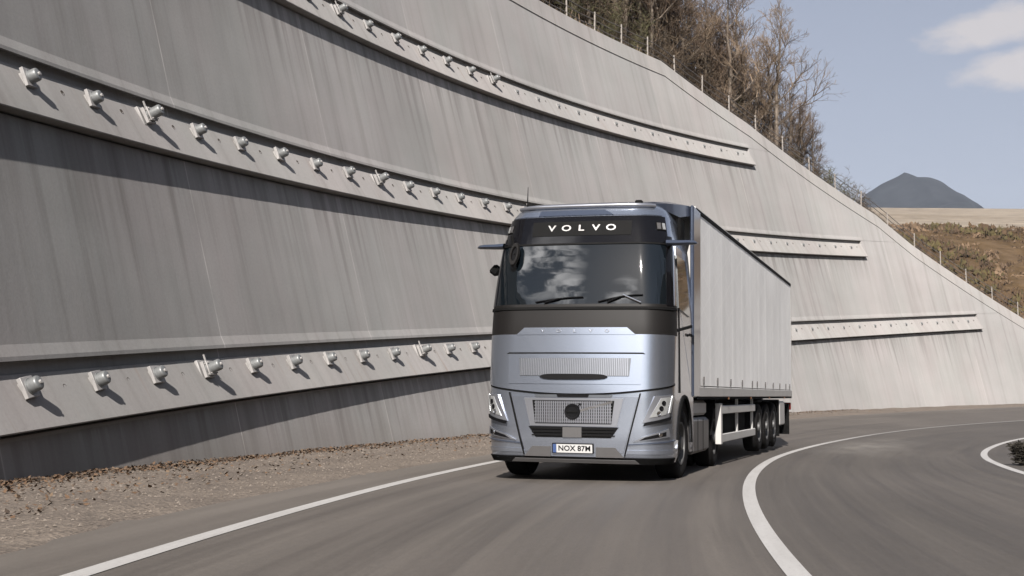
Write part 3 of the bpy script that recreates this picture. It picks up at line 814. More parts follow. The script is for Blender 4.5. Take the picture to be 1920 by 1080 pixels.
# ------------------------------------------------------------------ truck
M_PAINT = plain('ice blue metallic paint', (.355, .392, .462), .27, .92, .02, 2, Coat_Weight=.7, Coat_Roughness=.05)
M_PAINTD = plain('slate blue metallic paint', (.055, .068, .10), .32, .55, .04, 2, Coat_Weight=.7, Coat_Roughness=.08)
M_BLACK = plain('gloss black trim', (.004, .004, .005), .06, 0, .1, 3, Specular_IOR_Level=.22)
M_DARK = plain('dark grey plastic', (.0045, .0045, .0045), .7, 0, .1, 4, Specular_IOR_Level=.08)
M_MATT = plain('matt black chassis', (.004, .004, .004), .9, 0, .3, 4, Specular_IOR_Level=.08)
M_CHROME = plain('chrome', (.75, .76, .78), .14, 1, .03, 4)
M_SILV = plain('satin silver trim', (.30, .31, .34), .3, .8, .04, 4)
M_GRILLE = plain('grille slats', (.10, .108, .12), .4, .6, .06, 8)
M_GLASS = plain('tinted windscreen', (.003, .0045, .006), .03, 0, .02, 1, IOR=1.62)
M_SGLASS = plain('side glass', (.02, .022, .02), .03, 0, .02, 1, IOR=1.9)
M_LENS = plain('clear lamp lens', (.25, .255, .255), .08, .35, .15, 18, Coat_Weight=1.0, Coat_Roughness=.02)
M_WHITE = plain('white coated metal', (.34, .335, .325), .5, 0, .06, 3)
M_LETTER = plain('white letters', (.27, .265, .26), .5, .2, .02, 3)
M_PLW = plain('number plate white', (.35, .35, .345), .45, 0, .04, 6)
M_PLB = plain('number plate blue', (.03, .055, .14), .45)
M_INK = plain('black ink', (.003, .003, .0035), .6, Specular_IOR_Level=.1)
M_BAND = plain('satin dark scuttle panel', (.007, .0063, .006), .5, 0, .04, 3, Specular_IOR_Level=.2)
M_RUB = plain('tyre rubber', (.007, .0065, .0065), .9, 0, .25, 8, Specular_IOR_Level=.1)
M_RIM = plain('brushed wheel rim', (.07, .07, .07), .6, .4, .1, 6)
M_GREYP = plain('grey side fairing', (.062, .060, .060), .45, .1, .06, 3)
M_LAMPO = plain('amber marker', (.12, .045, .012), .3)
M_LAMPR = plain('red lamp', (.09, .008, .006), .25)
M_INTER = plain('dark interior', (.02, .02, .02), .9)

HT = 16.0
MT = Matrix.Translation((.80, 16.9, -1.06)) @ Matrix.Rotation(-R(HT), 4, 'Z') @ Matrix.Rotation(R(.7), 4, 'Y') @ Matrix.Diagonal((1.02, 1, 1, 1))
truck = empty('truck', label='pale ice blue truck tractor coming round the bend with black windscreen visor', cat='truck', mat=MT)

ZT = [.26, .34, .60, 1.20, 2.05, 2.37] + [round(2.37 + .091 * k, 3) for k in range(1, 11)] + [3.45, 3.58, 3.70, 3.84, 3.93, 3.97]
def _i(z, xs, ys): return lerp(z, xs, ys)
WT = [_i(z, [.26, .34, .60, 2.05, 2.37, 2.85, 3.28, 3.70, 3.84, 3.93, 3.97], [1.20, 1.235, 1.25, 1.25, 1.245, 1.215, 1.175, 1.11, 1.05, .96, .86]) for z in ZT]
RT = [_i(z, [.26, .34, .60, 3.28, 3.70, 3.84, 3.93, 3.97], [.34, .36, .38, .38, .40, .42, .44, .46]) for z in ZT]
YT = [.10, .045, .01, 0, .07, .115] + [.115 + .195 * (z - 2.37) + .0655 * (z - 2.37) ** 2 for z in ZT[6:16]] + [.402, .445, .49, .59, .745, .96]
BOW = .115; YL = 2.30
def Sf(a, z):
    w = lerp(z, ZT, WT); y0 = lerp(z, ZT, YT); r = lerp(z, ZT, RT); F = w - r; s = 1 if a >= 0 else -1; a = abs(a)
    if a < F: x = a; y = 0
    elif a < F + r * PI / 2:
        ph = (a - F) / r; x = F + r * math.sin(ph); y = r * (1 - math.cos(ph))
    else: x = w; y = r + (a - F - r * PI / 2)
    return Vector((s * x, y0 + BOW * (x / 1.25) ** 2 + y, z))
def a_side(y, z):
    """perimeter parameter of the point of the flank at depth y"""
    w = lerp(z, ZT, WT); y0 = lerp(z, ZT, YT); r = lerp(z, ZT, RT)
    return (w - r) + r * PI / 2 + (y - y0 - r - BOW * (w / 1.25) ** 2)
def Sn(a, z):
    e = .01; da = Sf(a + e, z) - Sf(a - e, z); dz = Sf(a, min(z + e, 3.97)) - Sf(a, max(z - e, .26))
    n = da.cross(dz); return n.normalized()
def slab(name, fn, nu, nv, off0, off1, mat, parent, smooth=40, mirror=False, fmat=None):
    """fn(u, v) in 0..1 -> (a, z): a panel that follows the cab skin, off0..off1 proud of it"""
    verts = []; faces = []
    for off in (off1, off0):
        for j in range(nv + 1):
            for i in range(nu + 1):
                a, z = fn(i / nu, j / nv); verts.append(Sf(a, z) + Sn(a, z) * off)
    n = nu + 1; T = n * (nv + 1)
    for j in range(nv):
        for i in range(nu):
            q = j * n + i; faces.append((q, q + 1, q + n + 1, q + n))
    ring = [i for i in range(n)] + [j * n + nu for j in range(1, nv + 1)] + [nv * n + i for i in range(nu - 1, -1, -1)] + [j * n for j in range(nv - 1, 0, -1)]
    for k in range(len(ring)):
        p, q = ring[k], ring[(k + 1) % len(ring)]; faces.append((p, p + T, q + T, q))
    o = mesh_obj(name, verts, faces, mat, parent)
    if smooth: smart_smooth(o, smooth)
    return o
def quad(p00, p10, p11, p01):
    def f(u, v):
        a = (p00[0] * (1 - u) + p10[0] * u) * (1 - v) + (p01[0] * (1 - u) + p11[0] * u) * v
        z = (p00[1] * (1 - u) + p10[1] * u) * (1 - v) + (p01[1] * (1 - u) + p11[1] * u) * v
        return a, z
    return f
def mir(f): return lambda u, v: (lambda q: (-q[0], q[1]))(f(1 - u, v))

# cab shell with wheel arches cut into the flanks
AXLE_Y = 1.42
def build_shell():
    verts = []; faces = []
    A = []
    ref = 1.2
    for i in range(-26, 27): A.append(i / 26 * 1.46)
    ys = [.62, .70, .78, .84, .90, 1.0, 1.12, 1.27, 1.42, 1.57, 1.72, 1.84, 1.94, 2.0, 2.08, 2.2, 2.3]
    av = [a_side(y, ref) for y in ys]
    A = [-a for a in av[::-1]] + [a for a in A if abs(a) < av[0] - .02] + av
    zs = [.26, .30, .34, .42, .5, .6, .75, .9, 1.05, 1.2, 1.4, 1.6, 1.85, 2.05, 2.2, 2.37, 2.6, 2.85, 3.1, 3.28, 3.5, 3.7, 3.78, 3.84, 3.89, 3.93, 3.97]
    for a in A:
        y = Sf(a, ref).y; zl = .26
        if abs(a) > 1.3:
            if y > .84 and y < 2.0: zl = .5 + math.sqrt(max(0, .66 ** 2 - (y - AXLE_Y) ** 2))
            elif y >= 2.0: zl = .36
        for k, z in enumerate(zs):
            if z < zl: z = zl
            # stretch the flank so that the rear edge stays at YL for every height
            p = Sf(a, z)
            if abs(a) > 1.47: p.y = Sf(a, ref).y + (lerp(z, ZT, YT) * max(0, 1 - (y - .5) / 1.8))
            verts.append(p)
    n = len(zs)
    for i in range(len(A) - 1):
        for k in range(n - 1):
            q = i * n + k; faces.append((q, q + n, q + n + 1, q + 1))
    top = [i * n + n - 1 for i in range(len(A))]; faces.append(tuple(top))
    back = [k for k in range(n)] + [(len(A) - 1) * n + k for k in range(n - 1, -1, -1)]; faces.append(tuple(back[::-1]))
    o = mesh_obj('cab_body', verts, faces, M_PAINT, truck); smart_smooth(o, 38)
build_shell()
# floor pan, dark void of the arches, low box added to block light below
m = MB(); m.box(-1.05, 1.05, .18, 2.25, .62, 1.25, bev=.03); m.box(-.80, .80, .12, 4.3, .285, .70, bev=.03); m.build('floor_pan_light_block', M_MATT, truck)

# windscreen zone
GZ0, GZ1 = 2.375, 3.30
slab('visor_panel', quad((-1.22, 3.27), (1.22, 3.27), (1.15, 3.70), (-1.15, 3.70)), 40, 6, -.01, .012, M_BLACK, truck)
def wsf(u, v): 
    a = (-1.24 + 2.48 * u); return a * (1 - .02 * v), GZ0 + (GZ1 - GZ0) * v
ws = slab('windscreen', wsf, 90, 40, -.01, .010, M_GLASS, truck)
# black frame strips round the glass
for nm, f in (('windscreen_seal', quad((-1.20, 3.262), (1.20, 3.262), (1.20, 3.285), (-1.20, 3.285))),):
    slab(nm, f, 40, 1, 0, .022, M_DARK, truck)
for s in (1, -1):
    f = quad((1.20, 2.36), (1.34, 2.36), (1.30, 3.40), (1.16, 3.40)); f = f if s > 0 else mir(f)
    slab('pillar_trim', f, 4, 12, 0, .020, M_BLACK, truck)
# inside: dashboard and bright things seen low through the glass are left to the reflection
slab('scuttle_panel', quad((-1.56, 1.965), (1.56, 1.965), (1.50, 2.375), (-1.50, 2.375)), 48, 5, -.01, .014, M_BAND, truck)
slab('scuttle_lip', quad((-1.44, 2.30), (1.44, 2.30), (1.43, 2.335), (-1.43, 2.335)), 44, 1, 0, .030, M_DARK, truck)
# pale hood top with embossed name
hood = slab('hood_top', quad((-.80, 1.96), (.80, 1.96), (.69, 2.055), (-.69, 2.055)), 20, 2, 0, .024, M_PAINT, truck)
slab('hood_panel', lambda u, v: ((-1.40 + 2.8 * u), (1.175 + .125 * ((-1.40 + 2.8 * u) / 1.35) ** 2) * (1 - v) + 1.965 * v), 48, 10, -.01, .016, M_PAINT, truck)
slab('hood_seam', lambda u, v: ((-1.48 + 2.96 * u), (1.15 + .125 * ((-1.48 + 2.96 * u) / 1.35) ** 2) + .028 * v), 48, 1, -.005, .006, M_MATT, truck)
slab('hood_groove', quad((-.93, 1.700), (.93, 1.700), (.90, 1.722), (-.90, 1.722)), 24, 1, 0, .019, M_DARK, truck)
slab('upper_grille_frame', quad((-.88, 1.30), (.88, 1.30), (.90, 1.70), (-.90, 1.70)), 24, 3, 0, .026, M_PAINT, truck)
slab('upper_grille', quad((-.73, 1.405), (.73, 1.405), (.75, 1.645), (-.75, 1.645)), 24, 2, 0, .030, M_GRILLE, truck)
def slats(name, a0, a1, z0, z1, n, off, mat, parent, horizontal=False, w=.006):
    m = MB()
    for i in range(n):
        if horizontal:
            z = z0 + (z1 - z0) * (i + .5) / n; K = 16
            for k in range(K):
                A0 = a0 + (a1 - a0) * k / K; A1 = a0 + (a1 - a0) * (k + 1) / K
                vs = []
                for zz in (z - w, z + w):
                    for A in (A0, A1):
                        for o_ in (off, off + .012): vs.append(Sf(A, zz) + Sn(A, zz) * o_)
                m.add(vs, [(1, 3, 7, 5), (0, 1, 5, 4), (2, 6, 7, 3), (4, 5, 7, 6), (0, 2, 3, 1)])
        else:
            a = a0 + (a1 - a0) * (i + .5) / n
            vs = []
            for zz in (z0, z1):
                for A in (a - w, a + w):
                    for o_ in (off, off + .012): vs.append(Sf(A, zz) + Sn(A, zz) * o_)
            m.add(vs, [(1, 3, 7, 5), (0, 1, 5, 4), (2, 6, 7, 3), (4, 5, 7, 6), (0, 2, 3, 1)])
    return m.build(name, mat, parent)
slats('upper_grille_slats', -.72, .72, 1.41, 1.64, 60, .030, M_SILV, truck, w=.0055)
slab('air_slot', lambda u, v: ((-.45 + .9 * u), 1.395 + (v - .5) * .075 * math.sqrt(max(.03, 1 - abs(2 * u - 1) ** 6))), 24, 3, .02, .046, M_INK, truck)
# lower face: silver centre, grille, intake
slab('bumper_centre', quad((-.655, .40), (.655, .40), (.845, 1.14), (-.845, 1.14)), 28, 10, -.01, .020, M_PAINT, truck)
slab('grille_surround', quad((-.575, .745), (.575, .745), (.66, 1.115), (-.66, 1.115)), 20, 4, 0, .034, M_SILV, truck)
slab('lower_grille', quad((-.505, .775), (.505, .775), (.545, 1.085), (-.545, 1.085)), 20, 4, .02, .038, M_DARK, truck)
slats('lower_grille_slats', -.505, .505, .785, 1.075, 34, .038, M_SILV, truck, w=.0085)
slats('lower_grille_bars', -.515, .515, .785, 1.075, 7, .0405, M_SILV, truck, True, .004)
slab('grille_slot', quad((-.20, 1.128), (.20, 1.128), (.215, 1.163), (-.215, 1.163)), 10, 1, .01, .040, M_INK, truck)
slab('upper_mesh', quad((-.50, 1.125), (.50, 1.125), (.52, 1.16), (-.52, 1.16)), 16, 1, .01, .030, M_GRILLE, truck)
slab('grille_diagonal', quad((.10, .93), (.10, .965), (.52, 1.085), (.52, 1.055)), 8, 1, .03, .055, M_CHROME, truck)
slab('intake', quad((-.50, .595), (.50, .595), (.60, .735), (-.60, .735)), 20, 3, .01, .027, M_INK, truck)
slats('intake_bars', -.55, .55, .60, .73, 3, .028, M_DARK, truck, True, .008)
slab('radar_cover', quad((-.13, .60), (.12, .60), (.12, .73), (-.13, .73)), 4, 2, .02, .046, M_GREYP, truck)
for s in (1, -1):
    f = quad((.30, .345), (.66, .345), (.55, .475), (.30, .475)); f = f if s > 0 else mir(f)
    slab('bumper_inset', f, 8, 3, 0, .030, M_GREYP, truck)
slab('bumper_lip', lambda u, v: ((-1.50 + 3.0 * u), .262 + .075 * v), 40, 2, -.02, .018, M_MATT, truck)
slab('bumper_edge', lambda u, v: ((-1.50 + 3.0 * u), .345 + .05 * v + .045 * (abs(2 * u - 1) > .45)), 60, 2, -.01, .014, M_PAINT, truck)
slab('underrun_blade', quad((-.85, .272), (.85, .272), (.80, .318), (-.80, .318)), 14, 1, .0, .028, M_GREYP, truck)
# seams of the corner modules
for s in (1, -1):
    for p, q in (((.66, .36), (.865, 1.185)),):
        f = quad((p[0], p[1]), (p[0] + .018, p[1]), (q[0] + .018, q[1]), (q[0], q[1])); f = f if s > 0 else mir(f)
        slab('corner_seam', f, 1, 14, 0, .0225, M_DARK, truck)
# head lamps
for s in (1, -1):
    def P(f): return f if s > 0 else mir(f)
    h = slab('headlight', P(quad((.90, .80), (1.26, .87), (1.34, 1.17), (1.05, 1.15))), 10, 8, 0, .022, M_SILV, truck)
    slab('headlight_lens', P(quad((.98, .865), (1.20, .91), (1.29, 1.145), (1.13, 1.125))), 8, 6, .015, .030, M_LENS, h)
    for k, (a, z) in enumerate(((1.165, 1.06), (1.13, .99), (1.095, .925))):
        m = MB(); c = Sf(s * a, z) + Sn(s * a, z) * .028; n_ = Sn(s * a, z)
        Mx = n_.to_track_quat('X', 'Z').to_matrix().to_4x4(); Mx.translation = c
        m.lathe([(0, .004), (.020, .004), (.026, .010), (.032, .010), (.034, 0)], Mx, 14, 0)
        m.build('projector', M_INK if k < 2 else M_CHROME, h, 40)
    slab('daytime_lamp', P(quad((1.24, .93), (1.275, .935), (1.345, 1.16), (1.315, 1.16))), 2, 6, 0.015, .034, M_LENS, h)
    slab('lamp_bar', P(quad((.905, .755), (1.27, .84), (1.29, .885), (.93, .80))), 10, 2, .01, .036, M_INK, h)
    fl = slab('fog_lamp', P(quad((.78, .555), (1.27, .62), (1.25, .725), (.90, .615))), 10, 3, .01, .028, M_SILV, truck)
    slab('fog_slot', P(quad((.86, .572), (1.20, .63), (1.20, .685), (.93, .612))), 8, 2, .02, .034, M_INK, fl)
    m = MB(); c = Sf(s * 1.12, .645) + Sn(s * 1.12, .645) * .034; Mx = Sn(s * 1.12, .645).to_track_quat('X', 'Z').to_matrix().to_4x4(); Mx.translation = c
    m.lathe([(0, .006), (.025, .006), (.03, 0)], Mx, 12, 0); m.build('fog_reflector', M_CHROME, fl, 40)
    slab('bumper_crease', P(quad((.70, .505), (1.44, .56), (1.44, .575), (.70, .518))), 12, 1, 0, .020, M_PAINTD, truck)
    slab('side_reflector', P(quad((1.555, .46), (1.60, .46), (1.60, .57), (1.555, .57))), 2, 2, .0, .03, M_CHROME, truck)
    # top marker lamps on the visor
    v = slab('marker_lamp', P(quad((1.02, 3.48), (1.17, 3.48), (1.14, 3.60), (.99, 3.60))), 4, 3, .008, .022, M_DARK, truck)
    slab('marker_lens', P(quad((1.10, 3.495), (1.145, 3.495), (1.125, 3.59), (1.08, 3.59))), 3, 3, .018, .030, M_LENS, v)
    slab('marker_lens', P(quad((1.015, 3.495), (1.07, 3.495), (1.055, 3.59), (1.0, 3.59))), 3, 3, .018, .028, M_GREYP, v)
# writing
def text_obj(name, body, size, mat, parent, M, sx=1.0, bold=.0, ext=.006, track=1.0):
    cu = bpy.data.curves.new(name, 'FONT'); cu.body = body; cu.size = size; cu.align_x = 'CENTER'; cu.align_y = 'CENTER'
    cu.extrude = ext; cu.offset = bold; cu.space_character = track; cu.resolution_u = 3
    tmp = bpy.data.objects.new(name, cu); col.objects.link(tmp); bpy.context.view_layer.update()
    me = bpy.data.meshes.new_from_object(tmp.evaluated_get(bpy.context.evaluated_depsgraph_get())); bpy.data.objects.remove(tmp)
    me.materials.clear(); me.materials.append(mat); me.name = name
    o = bpy.data.objects.new(name, me); col.objects.link(o); o.parent = parent; o.matrix_local = M @ Matrix.Diagonal((sx, 1, 1, 1)); return o
def on_face(a, z, off):
    n_ = Sn(a, z); up = Vector((0, 0, 1)); x = up.cross(n_).normalized(); u2 = n_.cross(x)
    M = Matrix((x, u2, n_)).transposed().to_4x4(); M.translation = Sf(a, z) + n_ * off; return M
slab('name_panel', quad((-.68, 3.40), (.68, 3.40), (.68, 3.62), (-.68, 3.62)), 16, 2, .008, .018, M_DARK, truck)
for i, ch in enumerate('VOLVO'):
    a = (-2 + i) * .203
    text_obj('letter', ch, .125, M_LETTER, truck, on_face(a, 3.51, .022), 1.38, .002)
for i, ch in enumerate('VOLVO'):
    a = (-2 + i) * .215
    text_obj('letter', ch, .055, M_SILV, truck, on_face(a, 2.008, .028), 1.5, .001, .004)
# round emblem
Me = on_face(0, .935, .05)
m = MB(); Mx = Me @ Matrix.Rotation(-PI / 2, 4, 'Y')
m.lathe([(0, .004), (.075, .004), (.078, .012), (.100, .014), (.106, .006), (.106, -.03)], Mx, 32, 0)
em = m.build('emblem', M_INK, truck, 30)
m = MB(); m.box(-.074, .074, -.011, .011, .004, .016, M=Me); m.build('emblem_bar', M_DARK, em)
m = MB(); m.tube([Me @ Vector((.07, .07, .004)), Me @ Vector((.105, .105, .004))], .008, 6); m.tube([Me @ Vector((.075, .108, .004)), Me @ Vector((.108, .108, .004)), Me @ Vector((.108, .075, .004))], .006, 6); m.build('emblem_arrow', M_INK, em)
# number plate
Mp = on_face(0, .455, .045)
m = MB(); m.box(-.275, .275, -.066, .066, -.03, .0, 0, M=Mp, bev=.004); pl = m.build('number_plate', M_DARK, truck)
m = MB(); m.box(-.215, .262, -.056, .056, .0005, .004, 0, M=Mp); m.build('plate_field', M_PLW, pl)
m = MB(); m.box(-.262, -.218, -.056, .056, .0005, .004, 0, M=Mp); m.build('plate_band', M_PLB, pl)
text_obj('plate_text', 'NOX 87M', .098, M_INK, pl, Mp @ Matrix.Translation((.025, 0, .006)), 1.0, .002, .001, 1.02)
# wipers
for x0, x1, zt in ((-.55, .10, 2.47), (.30, .88, 2.50)):
    m = MB(); pts = []
    for k in range(7):
        f = k / 6; a = x0 + (x1 - x0) * f; z = 2.40 + (zt - 2.40) * math.sin(f * PI / 2); pts.append(Sf(a, z) + Sn(a, z) * .035)
    m.tube(pts, .010, 6); m.tube([Sf(x0 + .12, 2.39) + Sn(0, 2.39) * .03, pts[3] + Vector((0, -.012, .0))], .012, 6); m.build('wiper', M_INK, truck)
m = MB(); m.tube([Sf(.62, 2.50) + Sn(.62, 2.5) * .035, Sf(.86, 2.385) + Sn(.86, 2.4) * .04], [.013, .010], 6); m.build('wiper_arm', M_CHROME, truck)
# mirror arms with cameras
for s in (1, -1):
    m = MB(); z = 3.29
    b = Vector((s * 1.16, .60, z))
    vs = []; 
    prof = [(-.07, 0), (-.045, .028), (.02, .036), (.09, .018), (.10, 0), (.09, -.016), (.0, -.026), (-.05, -.020)]
    rings = [(-.03, 1.15, 0), (.12, 1.0, .0), (.25, .9, .005), (.335, .75, .004), (.37, .3, .0)]
    for dx, sc_, dz in rings:
        for (py, pz) in prof: vs.append(b + Vector((s * dx, py * sc_ * 1.1 + dx * .12, pz * sc_ * 1.35 + dz)))
    n = len(prof); fs = []
    for i in range(len(rings) - 1):
        for k in range(n): fs.append((i * n + k, i * n + (k + 1) % n, (i + 1) * n + (k + 1) % n, (i + 1) * n + k))
    fs.append(tuple((len(rings) - 1) * n + k for k in range(n))); m.add(vs, fs)
    o = m.build('camera_arm', M_PAINTD, truck, 50)
# oval kerb mirror at the left upper corner of the glass
m = MB(); c = Sf(-.86, 3.10) + Sn(-.86, 3.10) * .10; Mx = Sn(-.86, 3.10).to_track_quat('X', 'Z').to_matrix().to_4x4() @ Matrix.Diagonal((1, .45, 1.2, 1)); Mx.translation = c
m.lathe([(0, .005), (.085, .005), (.09, .02)], Mx, 24, 1); m.lathe([(.09, .02), (.10, .035), (.145, .035), (.16, .0), (.12, -.04), (0, -.05)], Mx, 24, 0)
o = m.build('front_mirror', [M_BAND, M_INK], truck, 40); 
m = MB(); m.tube([c, Sf(-.98, 3.42) + Sn(-.98, 3.42) * .04], .018, 6); m.build('mirror_stay', M_MATT, o)
m = MB(); m.box(-.07, .07, -.05, .05, -.09, .07, 0, M=Matrix.Translation((-1.34, .92, 2.98)) @ Matrix.Rotation(.7, 4, 'Y'), bev=.03); m.build('kerb_mirror', M_MATT, truck)
# roof: front lip, deflector, side deflectors
slab('roof_front', quad((-1.10, 3.715), (1.10, 3.715), (1.0, 3.83), (-1.0, 3.83)), 30, 3, -.005, .012, M_PAINT, truck)
slab('roof_insert', quad((-.62, 3.715), (.42, 3.715), (.30, 3.80), (-.60, 3.80)), 12, 2, 0, .018, M_PAINTD, truck)
m = MB(); pts = []
for i in range(25):
    a = -.98 + 1.96 * i / 24; pts.append(Sf(a, 3.845) + Vector((0, -.03, .03)))
m.tube(pts, .032, 8); m.build('light_bar', M_SILV, truck, 60)
for a in (-.80, .74):
    m = MB(); p = Sf(a, 3.87) + Vector((0, -.02, .05)); m.box(p.x - .05, p.x + .05, p.y - .04, p.y + .06, p.z - .03, p.z + .035, 0, bev=.015); m.build('roof_lamp', M_DARK, truck)
def deflector():
    verts = []; faces = []
    rows = [(.98, .86, 3.965, 3.93), (1.25, 1.0, 4.03, 3.90), (1.7, 1.14, 4.10, 3.86), (2.2, 1.21, 4.15, 3.95), (2.72, 1.214, 4.16, 4.0)]
    K = 14
    for y, w, zt, zb in rows:
        for k in range(K + 1):
            t = -1 + 2 * k / K; x = w * math.copysign(min(1, abs(t) * 1.18), t); q = max(0, abs(t) - .72) / .28
            z = zt - .02 * (abs(x) / w) ** 4 - (zt - zb) * q ** 2.4; verts.append(Vector((x, y, z)))
    n = K + 1
    for j in range(len(rows) - 1):
        for k in range(K): a = j * n + k; faces.append((a, a + 1, a + n + 1, a + n))
    faces.append(tuple(range((len(rows) - 1) * n, len(rows) * n))[::-1])
    faces.append(tuple(range(n)))
    o = mesh_obj('roof_deflector', verts, faces, M_PAINTD, truck); smart_smooth(o, 40)
deflector()
for s in (1, -1):
    m = MB(); x0, x1 = sorted((s * 1.215, s * 1.272)); m.box(x0, x1, 2.22, 2.97, 1.15, 4.11, 0, bev=.02); o = m.build('side_deflector', M_PAINTD, truck)
    x0, x1 = sorted((s * 1.20, s * 1.262)); m = MB(); m.box(x0, x1, 2.97, 3.06, 1.2, 4.08, 0, bev=.01); m.build('rubber_edge', M_MATT, o)
    x0, x1 = sorted((s * 1.13, s * 1.19)); m = MB(); m.box(x0, x1, 1.50, 1.85, 3.42, 3.80, 0, M=Matrix.Rotation(0, 4, 'X'), bev=.02); m.build('air_gap', M_MATT, truck)
m = MB(); m.tube([(-.93, 1.05, 3.9), (-.93, 1.08, 4.28)], [.012, .004], 6); m.build('aerial', M_INK, truck)
# doors: side glass, door lines, handle, steps
for s in (1, -1):
    def onside(y0, y1, z0, z1, ntop=0):
        def f(u, v):
            z = z0 + (z1 - z0) * v; y = y0 + (y1 - y0) * u - ntop * v * (1 - u) ; return a_side(y, 1.2), z
        return f
    def sidepatch(name, pts, off0, off1, mat, parent, inset=0):
        # pts: polygon (y, z) on the flank
        vs = []; n = len(pts)
        for off in (off1, off0):
            for y, z in pts:
                w = lerp(z, ZT, WT); vs.append(Vector((s * (w + off), y, z)))
        fs = [tuple(range(n)) if s > 0 else tuple(range(n))[::-1]]
        for k in range(n): fs.append((k, k + n, (k + 1) % n + n, (k + 1) % n) if s > 0 else (k, (k + 1) % n, (k + 1) % n + n, k + n))
        return mesh_obj(name, vs, fs, mat, parent)
    d = sidepatch('door', [(.95, 1.22), (2.02, 1.22), (2.02, 3.30), (1.0, 3.30), (.88, 2.4)], -.01, .012, M_PAINT, truck)
    sidepatch('side_window', [(.80, 2.36), (1.86, 2.30), (1.86, 3.16), (.98, 3.16)], .0, .020, M_SGLASS, d)
    m = MB(); x0, x1 = sorted((s * 1.262, s * 1.29)); m.box(x0, x1, 1.72, 1.94, 2.02, 2.06, 0, bev=.008); m.build('handle', M_MATT, d)
    sidepatch('door_line', [(.93, 1.20), (.96, 1.20), (.90, 2.4), (.87, 2.4)], .0, .015, M_MATT, d)
    sidepatch('window_ledge', [(.62, 2.02), (2.1, 2.16), (2.1, 2.20), (.62, 2.06)], .0, .016, M_DARK, truck)
    # wheel arch lip
    m = MB(); pts = []
    for k in range(17):
        w_ = PI * k / 16; pts.append(Vector((s * 1.245, AXLE_Y - .655 * math.cos(w_), .5 + .655 * math.sin(w_))))
    m.tube(pts, .03, 6); m.build('wheel_arch', M_MATT, truck, 50)
    m = MB(); x0, x1 = sorted((s * .98, s * 1.24)); m.box(x0, x1, 2.05, 2.30, .36, 1.15, 0, bev=.03); m.build('step_box', M_GREYP, truck)
    # battery box, tank and fairing between the axles, rear mudguard
    m = MB(); x0, x1 = sorted((s * .72, s * 1.235)); m.box(x0, x1, 2.42, 4.25, .30, .84, 0, bev=.05); f = m.build('side_fairing', M_GREYP, truck)
    m = MB(); x0, x1 = sorted((s * .75, s * 1.20)); m.box(x0, x1, 2.45, 4.2, .87, 1.10, 0, bev=.04); m.build('fairing_top', M_WHITE, f)
    m = MB()
    for y in (2.9, 3.5): x0, x1 = sorted((s * 1.236, s * 1.242)); m.box(x0, x1, y, y + .012, .33, .82)
    m.build('fairing_joint', M_MATT, f)
    m = MB(); pts = []
    vs = []; fs = []
    for k in range(13):
        w_ = PI * (k / 12); 
        for x in (.66, 1.25): vs.append(Vector((s * x, 5.12 - .60 * math.cos(w_), .54 + .60 * math.sin(w_))))
    for k in range(12): fs.append((2 * k, 2 * k + 1, 2 * k + 3, 2 * k + 2))
    o = mesh_obj('rear_mudguard', vs, fs, M_MATT, truck); sm = o.modifiers.new('s', 'SOLIDIFY'); sm.thickness = .02
m = MB()
for x in (-.40, .40): m.box(x - .04, x + .04, 1.8, 6.0, .62, .90)
for y in (2.6, 3.8, 5.9): m.box(-.4, .4, y, y + .1, .65, .85)
m.build('chassis', M_MATT, truck)
m = MB(); m.box(-.45, .45, 4.7, 5.6, .96, 1.08, bev=.03); m.build('fifth_wheel', M_MATT, truck)
def wheel(parent, x, y, side, dual=False, turn=0.0, rim_mat=None):
    e = MB(); M = Matrix.Translation((x, y, .50)) @ Matrix.Rotation(turn, 4, 'Z') @ (Matrix.Rotation(PI, 4, 'Z') if side < 0 else Matrix.Identity(4))
    ws_ = [0] if not dual else [0, -.34]
    for dx in ws_:
        e.lathe([(.29, dx - .13), (.36, dx - .155), (.45, dx - .155), (.485, dx - .135), (.50, dx - .10), (.502, dx), (.50, dx + .10), (.485, dx + .135), (.45, dx + .155), (.36, dx + .155), (.29, dx + .13)], M, 36, 0)
    # tread grooves
    w = e.build('wheel', M_RUB, parent, 40)
    r = MB(); q = 0.13
    r.lathe([(.295, -.12), (.295, q - .005), (.30, q + .015), (.275, q + .01), (.26, q - .05), (.19, q - .07), (.17, q - .03), (.10, q - .02), (.09, q + .03), (0, q + .035)], M, 30, 0)
    for k in range(10):
        a = 2 * PI * k / 10; p = Vector((q - .06, .225 * math.cos(a), .225 * math.sin(a))); r.tube([M @ p, M @ (p + Vector((.03, 0, 0)))], .014, 6)
    r.build('rim', rim_mat or M_RIM, w, 40)
    return w
for s in (1, -1):
    wheel(truck, s * 1.06, AXLE_Y, s, False, R(-3)); wheel(truck, s * 1.07, 5.12, s, True)

# upper cab is a little lower than drawn above
for o in list(truck.children_recursive):
    if o.type != 'MESH': continue
    if o.name.startswith(('letter', 'plate_text')):
        if o.matrix_local.translation.z > 2.37: o.matrix_local.translation.z = 2.37 + (o.matrix_local.translation.z - 2.37) * .935
        continue
    for v in o.data.vertices:
        if v.co.z > 2.37: v.co.z = 2.37 + (v.co.z - 2.37) * .935

